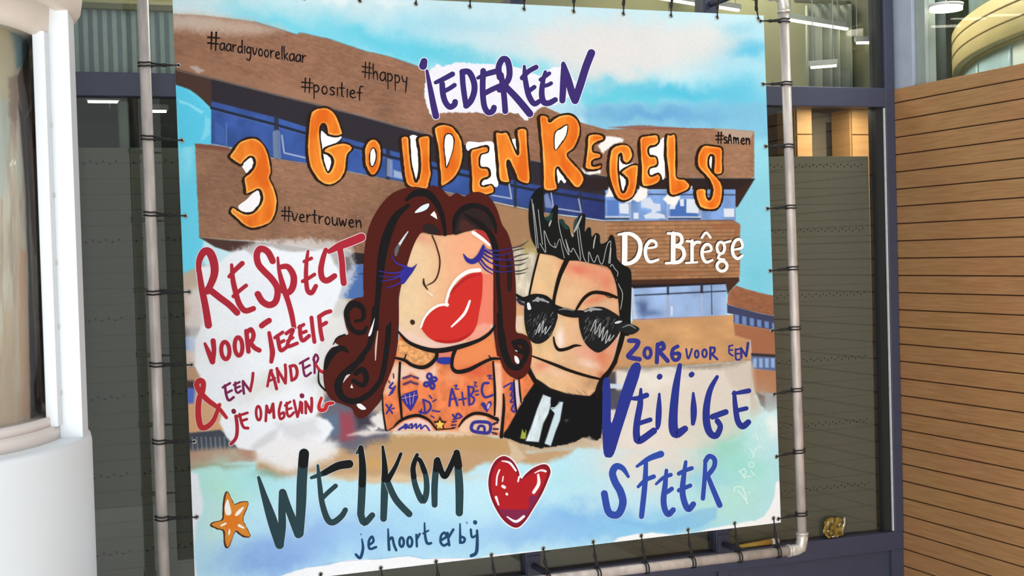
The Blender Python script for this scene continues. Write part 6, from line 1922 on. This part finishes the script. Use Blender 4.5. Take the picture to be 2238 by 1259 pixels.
k.stroke(cJ([(370, 1040), (378, 1075)]), wd([26, 34], S2), (222, 224, 224))
for p in ([(410, 1015), (470, 1000), (540, 1025)], [(850, 1105), (920, 1085), (1000, 1090), (1060, 1115)]):
    k.stroke(cJ(p), wd([10, 34, 12], S2), (150, 152, 152), jit=0.5)
rr = random.Random(3)
for (x0, x1, y0, y1, n_) in ((370, 590, -40, 160, 46), (850, 1120, 0, 190, 70)):
    for _ in range(n_):
        x, y = rr.uniform(x0, x1), rr.uniform(y0, y1)
        L = rr.uniform(10, 46)
        g = rr.randint(70, 128)
        k.stroke(cK([(x, y), (x - L * 0.55, y + L)]), rr.uniform(1.5, 5) / S2, (g, g, g + 2), 2)
for p in ([(430, 160), (470, 60), (455, 150), (500, 40), (485, 150), (525, 90), (510, 160), (560, 90)], [(905, 130), (950, 30), (940, 160), (990, 60), (975, 190), (1020, 90), (1000, 220), (1050, 120), (1030, 240), (1075, 160), (1060, 220), (1105, 170)]):
    k.stroke(cK(p), wd([7] * len(p), S2), (178, 180, 180), 4)
k.build('drawn_sunglasses', 'black round sunglasses with chalk scratches')
k = Ink(200)
k.fill(cK([(565, 705), (590, 770), (650, 735), (605, 790), (568, 792)]), (23, 23, 25))
k.stroke(cK([(570, 790), (600, 788), (640, 745)]), wd([6, 6, 3], S2), (206, 222, 228))
k.build('drawn_collar', 'black collar notch of the jacket')
k = Ink(200)
k.stroke(cK([(340, 1000), (330, 960), (350, 930)]), wd([12, 26, 20], S2), (21, 21, 23))
k.build('drawn_button', 'black dab on the jacket')

# ------------------------------------------------------------------ pipe frame
RT = 0.0242
xl = (at(312, 0, YS).x + at(359, 1259, YS).x) / 2
xl_t, xl_b = at(311, -20, YS), at(360, 1290, YS)
xr_t, xr_b = at(1712, -8, YS), at(1754, 1200, YS)
z_top = at(1706, -10, YS).z
z_bot = at(1698.6, 1206.8, YS).z


def on(a, b, z):
    f = (z - a.z) / (b.z - a.z)
    return Vector((a.x + (b.x - a.x) * f, 0, z))


LT, LB = on(xl_t, xl_b, z_top), on(xl_t, xl_b, z_bot)
RT_, RB_ = on(xr_t, xr_b, z_top), on(xr_t, xr_b, z_bot)
frame = thing('pipe_frame', 'galvanised steel pipe frame around the printed banner', 'frame', ((LB.x + RB_.x) / 2, 0, z_bot))
up, rt = Vector((0, 0, 1)), Vector((1, 0, 0))
for a, b2, lab in ((LB, LT, 'pipe'), (RB_, RT_, 'pipe'), (LT, RT_, 'pipe'), (LB, RB_, 'pipe')):
    d = (b2 - a).normalized()
    MB().tube([a + d * 0.05, a.lerp(b2, .33), a.lerp(b2, .66), b2 - d * 0.05], RT, 28).build(lab, M_STEEL, frame)
for c, dx, dz in ((LT, rt, -up), (RT_, -rt, -up), (LB, rt, up), (RB_, -rt, up)):
    b = MB()
    ctr = c + (dx + dz) * 0.07
    R_ = 0.030
    b.tube([c + dz * 0.085, c + dz * 0.055, c + dz * 0.03 + dx * 0.006, c + dz * 0.009 + dx * 0.02 - dx * 0.008, c + dx * 0.032 + dz * 0.003, c + dx * 0.055, c + dx * 0.085], [0.0295, 0.0295, 0.0295, 0.0305, 0.0295, 0.0295, 0.0295], 28)
    for q_ in (c + dz * 0.082, c + dx * 0.082):
        ax = dz if (q_ - c).normalized().dot(dz) > 0.9 else dx
        b.tube([q_ - ax * 0.006, q_ + ax * 0.006], 0.0325, 28)
    e = b.build('elbow_fitting', M_STEELB, frame)
    for q_ in (c + dz * 0.06 - dx * 0.0, c + dx * 0.06):
        MB().tube([q_ + Vector((0, -0.026, 0)), q_ + Vector((0, -0.0375, 0))], 0.0085, 10).build('grub_screw', M_STEELB, e)
# brackets that carry the frame on the mullions behind
b = MB()
for x in mull[1:2] + [mull[0]]:
    for zz in (z_top, z_bot):
        b2 = MB()
        b2.tube([(x, RT * 0.9, zz), (x, YF + 0.003, zz)], 0.016, 14)
        b2.box((x - 0.035, YF - 0.007, zz - 0.05), (x + 0.035, YF + 0.0025, zz + 0.05), 0.002)
        b2.build('wall_bracket', M_FRAME, frame)
b.bm.free()

# ------------------------------------------------------------------ eyelets in the hem
def eyelet(c):
    b = MB()
    n = 14
    b.tube([c + Vector((0.0085 * math.cos(2 * math.pi * i / n), -0.0015, 0.0085 * math.sin(2 * math.pi * i / n))) for i in range(n)], 0.0032, 8, closed=True)
    b.mi = 1
    vs = [b.bm.verts.new(c + Vector((0.0075 * math.cos(2 * math.pi * i / n), -0.0012, 0.0075 * math.sin(2 * math.pi * i / n)))) for i in range(n)]
    f = b.bm.faces.new(vs)
    f.material_index = 1
    return b.build('eyelet', [M_EYE, M_GASKET], banner)


def cord(eye, pole, axis, label, group, slack=0.0):
    """elastic loop: out of the eyelet, knotted, twice around the pipe"""
    eye = Vector(eye)
    eyelet(eye)
    pole = Vector(pole)
    d = pole - eye
    d.y = 0
    L = d.length
    d.normalize()
    side = Vector((0, -1, 0))
    ax = Vector(axis)
    t = thing('elastic_tie', label, 'cord', pole + Vector((0, 0, 0)), group)
    b = MB()
    k0 = eye + d * 0.004 + side * 0.006
    kn = eye + d * (L - RT) * 0.52 + Vector((0, 0.001, 0))
    ta = pole - d * (RT + 0.004)
    for s in (-1, 1):
        o_ = ax * (0.0035 * s)
        b.tube([eye + Vector((0, 0.006, 0)), k0, eye + d * 0.018 + side * 0.003, (k0 + kn) / 2 + o_ * 0.5, kn + o_ * 0.6], 0.0030, 8)
        b.tube([kn + o_ * 0.6, kn.lerp(ta, 0.5) + o_ * 1.1 + side * 0.006, ta + o_ * 1.6 + side * 0.010, ], 0.0042, 8)
    b.build('strand', M_CORD, t)
    b = MB()
    b.tube([kn - d * 0.014, kn - d * 0.009, kn, kn + d * 0.010, kn + d * 0.016], [0.004, 0.0078, 0.009, 0.0078, 0.004], 12)
    b.build('knot', M_CORD, t)
    for s in (-1, 1):
        n = 24
        ring = [pole + ax * (0.0072 * s + 0.0012 * math.sin(i * 0.9)) + (d * math.cos(2 * math.pi * i / n) + side * math.sin(2 * math.pi * i / n)) * (RT + 0.0047) for i in range(n)]
        MB().tube(ring, 0.0036, 8, closed=True).build('loop', M_CORD, t)
    return t


ORD = ['topmost', 'second', 'third', 'fourth', 'fifth', 'sixth', 'seventh', 'eighth', 'ninth', 'tenth']
eyL = [(390, 143), (397.5, 307), (405, 472), (413.5, 638), (418.5, 797.5), (424, 965), (429.5, 1130)]
poL = [142, 302, 468, 640, 797, 966, 1134]
for i, ((ex, ey), py) in enumerate(zip(eyL, poL)):
    e = at(ex, ey, YS)
    zp = at(340, py, YS).z
    lab = 'black elastic tie on the left pole, %s' % ('topmost one in view' if i == 0 else '%s from the top' % ORD[i]) if i < 6 else 'black elastic tie on the left pole, lowest one in view'
    cord((e.x, 0, e.z), on(xl_t, xl_b, zp), (0, 0, 1), lab, 'ties along the left pole')
eyR = [(1661, 46), (1667, 184), (1672.5, 320), (1676.7, 456), (1682.5, 592), (1686.5, 723), (1691.7, 861.5), (1696.5, 998), (1700.5, 1134)]
poR = [46, 183, 319, 452, 586, 717, 852, 987, 1125]
for i, ((ex, ey), py) in enumerate(zip(eyR, poR)):
    e = at(ex, ey, YS)
    zp = at(1732, py, YS).z
    lab = 'black elastic tie on the right pole, %s' % ('topmost' if i == 0 else 'lowest, just above the elbow' if i == 8 else '%s from the top' % ORD[i])
    cord((e.x, 0, e.z), on(xr_t, xr_b, zp), (0, 0, 1), lab, 'ties along the right pole')
eyT = [(665, -4), (786, 2), (908.6, 8.5), (1026.6, 14.5), (1145, 20), (1253.3, 25.3), (1362, 30.5), (1466, 34.5), (1567, 38.5), (1657, 43)]
for i, (ex, ey) in enumerate(eyT):
    e = at(ex, ey, YS)
    lab = 'black elastic tie on the banner\'s top edge, %s' % ('leftmost in view' if i == 0 else 'at the right corner' if i == 9 else '%s from the left' % ORD[i])
    if i == 9:
        cord((e.x, 0, e.z + 0.004), (e.x - 0.02, 0, z_top), (1, 0, 0), lab, 'ties along the top pipe')
    else:
        cord((e.x, 0, e.z), (e.x + 0.01, 0, z_top), (1, 0, 0), lab, 'ties along the top pipe')
eyB = [(700.6, 1255), (832, 1241), (952.6, 1227), (1073.7, 1212.5), (1187, 1198.5), (1296, 1184), (1401, 1170.5), (1503, 1157.5), (1605, 1143.5), (1694, 1131.5)]
for i, (ex, ey) in enumerate(eyB):
    e = at(ex, ey, YS)
    lab = 'black elastic tie on the banner\'s bottom edge, %s' % ('leftmost in view' if i == 0 else 'at the right corner' if i == 9 else '%s from the left' % ORD[i])
    if i == 9:
        e = at(1690, 1132.5, YS)
    cord((e.x, 0, e.z), (e.x + 0.02, 0, z_bot), (1, 0, 0), lab, 'ties along the bottom pipe')

# ------------------------------------------------------------------ bits lying on the sill
M_WRAP = mat('crumpled_gold_and_dark_foil', (40, 40, 36), 0.35, metal=0.3, noise=0.3, scale=45, color2=(178, 150, 62))
M_WRAPW = mat('silver_foil', (206, 206, 200), 0.3, metal=0.6, noise=0.3, scale=60)
w0 = at(1824, 1153, YF + 0.02)
ww, wh = 0.052, 0.050
t = thing('crumpled_wrapper', 'crumpled gold and dark foil wrapper on the sill right of the pipe frame', 'wrapper', (w0.x, YF + 0.02, z_sill1))
rw = random.Random(11)
bm = bmesh.new()
bmesh.ops.create_icosphere(bm, subdivisions=4, radius=1.0)
for v in bm.verts:
    n = v.co.normalized()
    s = 1.0 / max(abs(n.x) ** 4 + abs(n.z) ** 4, 1e-3) ** 0.25
    f = 0.86 + 0.20 * math.sin(9 * n.x + 5 * n.z) * math.sin(7 * n.z - 4 * n.y) + rw.uniform(-0.05, 0.05)
    v.co = Vector((n.x * s * 0.058 * f, n.y * 0.013 * f, n.z * s * 0.054 * f))
zmin = min(v.co.z for v in bm.verts)
for v in bm.verts:
    v.co += Vector((w0.x - 0.008, YF + 0.016, z_sill1 + 0.001 - zmin))
mb = MB()
mb.bm.free()
mb.bm = bm
mb.build('foil_body', M_WRAP, t)
b = MB()
b.tube([(w0.x + 0.040, YF + 0.012, z_sill1 + 0.03), (w0.x + 0.054, YF + 0.014, z_sill1 + 0.07), (w0.x + 0.066, YF + 0.016, z_sill1 + 0.108)], [0.008, 0.011, 0.006], 9)
b.build('twisted_end', M_WRAPW, t)
b = MB()
for k_ in range(5):
    a = rw.uniform(0, 6.28)
    p = Vector((w0.x - 0.008 + 0.045 * math.cos(a), YF + 0.006, z_sill1 + 0.055 + 0.040 * math.sin(a)))
    b.tube([p, p + Vector((rw.uniform(-.012, .012), -0.003, rw.uniform(-.012, .012))), p + Vector((rw.uniform(-.02, .02), 0, rw.uniform(-.02, .02)))], [0.003, 0.005, 0.002], 7)
b.build('crease', M_WRAPW, t)

# rolled paper
t = thing('rolled_paper', 'yellow and red rolled paper lying on the sill below the banner\'s right corner', 'paper roll', (pA.x, YF + 0.018, z_sill1))
ya = YF + 0.020
ra, rb = 0.009, 0.0165
b = MB()
b.tube([(pA.x, ya, z_sill1 + ra + 0.002), (pA.x + (pB.x - pA.x) * .5, ya, z_sill1 + (ra + rb) / 2 + 0.002), (pB.x - 0.03, ya, z_sill1 + rb + 0.002)], [ra, (ra + rb) / 2, rb], 16)
b.build('printed_sheet', M_ROLL, t)
b = MB()
b.tube([(pB.x - 0.0305, ya, z_sill1 + rb + 0.002), (pB.x + 0.012, ya, z_sill1 + rb + 0.002)], [rb * 0.99, rb * 1.02], 16)
b.build('blank_end', M_ROLLW, t)

# painted canvas standing inside the showcase
rc = rg - 0.045
nA, nZ = 420, 520
angs = np.linspace(aT + 0.35, aT - 1.6, nA)
zs = np.linspace(zl + 0.004, zg_t + 0.03, nZ)
AA, ZZ = np.meshgrid(angs, zs)
V = np.stack([cS.x + rc * np.cos(AA).ravel(), cS.y + rc * np.sin(AA).ravel(), ZZ.ravel()], 1)
px_, py_ = project(V)
sc = Canvas(px_, py_, (204, 190, 172))
sc.c *= (0.80 + 0.4 * fbm(px_ / 7, py_ / 90, 3, 4))[:, None]
P_, W_ = sc.poly, sc.wash
P_([(-60, 60), (14, 40), (22, 200), (8, 420), (-60, 500)], (190, 200, 192), 8, 5, 0, 0.8)
P_([(12, 30), (68, 62), (60, 110), (44, 146), (32, 152), (18, 90)], (118, 158, 166), 3, 2)
P_([(-30, 30), (18, 40), (34, 160), (30, 210), (0, 220), (-30, 120)], (206, 192, 156), 6, 4, 0, 0.8)
P_([(14, 170), (34, 165), (38, 230), (30, 280), (16, 250)], (150, 124, 108), 6, 3, 3, 0.8)
P_([(66, 58), (84, 80), (82, 150), (60, 236), (50, 262), (38, 220), (34, 170), (50, 130)], (112, 78, 60), 2.5, 1)
P_([(62, 100), (84, 90), (84, 130), (66, 160)], (96, 70, 62), 4, 3, 2, 0.7)
P_([(36, 220), (48, 250), (58, 420), (62, 560), (70, 700), (78, 940), (62, 940), (58, 600), (52, 420)], (74, 58, 54), 2.5, 1.5)
P_([(48, 262), (66, 240), (90, 420), (96, 540), (72, 560), (60, 430)], (104, 72, 60), 3, 2)
P_([(60, 330), (66, 250), (76, 330), (84, 430), (80, 470), (70, 440)], (168, 96, 66), 3, 2, 2, 0.9)
P_([(72, 150), (86, 120), (90, 310), (84, 330), (74, 290), (66, 240)], (84, 98, 122), 4, 3)
P_([(84, 270), (92, 270), (92, 320), (86, 320)], (90, 140, 190), 3, 2)
P_([(72, 555), (100, 545), (118, 930), (84, 930), (78, 740)], (166, 152, 148), 3, 2, 2)
sc.line([(90, 560), (100, 620), (100, 690), (92, 690), (88, 640), (96, 590)], 3, (112, 70, 78), 0.8, 1.2, 1.5)
sc.line([(78, 590), (84, 640), (80, 700)], 4, (110, 70, 80), 0.7, 1.2, 1.5)
P_([(86, 700), (100, 720), (108, 860), (96, 800)], (120, 92, 90), 4, 3, 3, 0.8)
P_([(70, 880), (84, 870), (88, 940), (72, 940)], (92, 86, 92), 4, 4, 3, 0.8)
P_([(38, 540), (52, 550), (62, 900), (40, 920), (36, 700)], (208, 170, 140), 5, 3, 2, 0.8)
P_([(0, 700), (30, 660), (34, 920), (0, 930)], (206, 188, 162), 6, 4, 2, 0.8)
ii = np.arange(nA * nZ).reshape(nZ, nA)
Fc = np.stack([ii[:-1, :-1], ii[:-1, 1:], ii[1:, 1:], ii[1:, :-1]], -1).reshape(-1, 4)
canvas = paint_mesh('painted_canvas', V, Fc.tolist(), np.clip(sc.c * 1.18, 0, 250), M_SCENE, S)
for p_ in canvas.data.polygons:
    p_.use_smooth = True
sm = canvas.modifiers.new('thickness', 'SOLIDIFY')
sm.thickness = 0.006
sm.offset = -1
# round screw heads on the cheek
for yy, xx in ((274, 110), (427, 117), (574, 125), (715, 130), (860, 136)):
    z_ = atd(xx, yy, DS - 0.2).z
    a = aT - 0.225
    c = Vector((cS.x + (rg + 0.045) * math.cos(a), cS.y + (rg + 0.045) * math.sin(a), z_))
    o_ = Vector((math.cos(a), math.sin(a), 0))
    MB().tube([c - o_ * 0.002, c + o_ * 0.003], 0.007, 12).build('screw', M_STEELB, S)
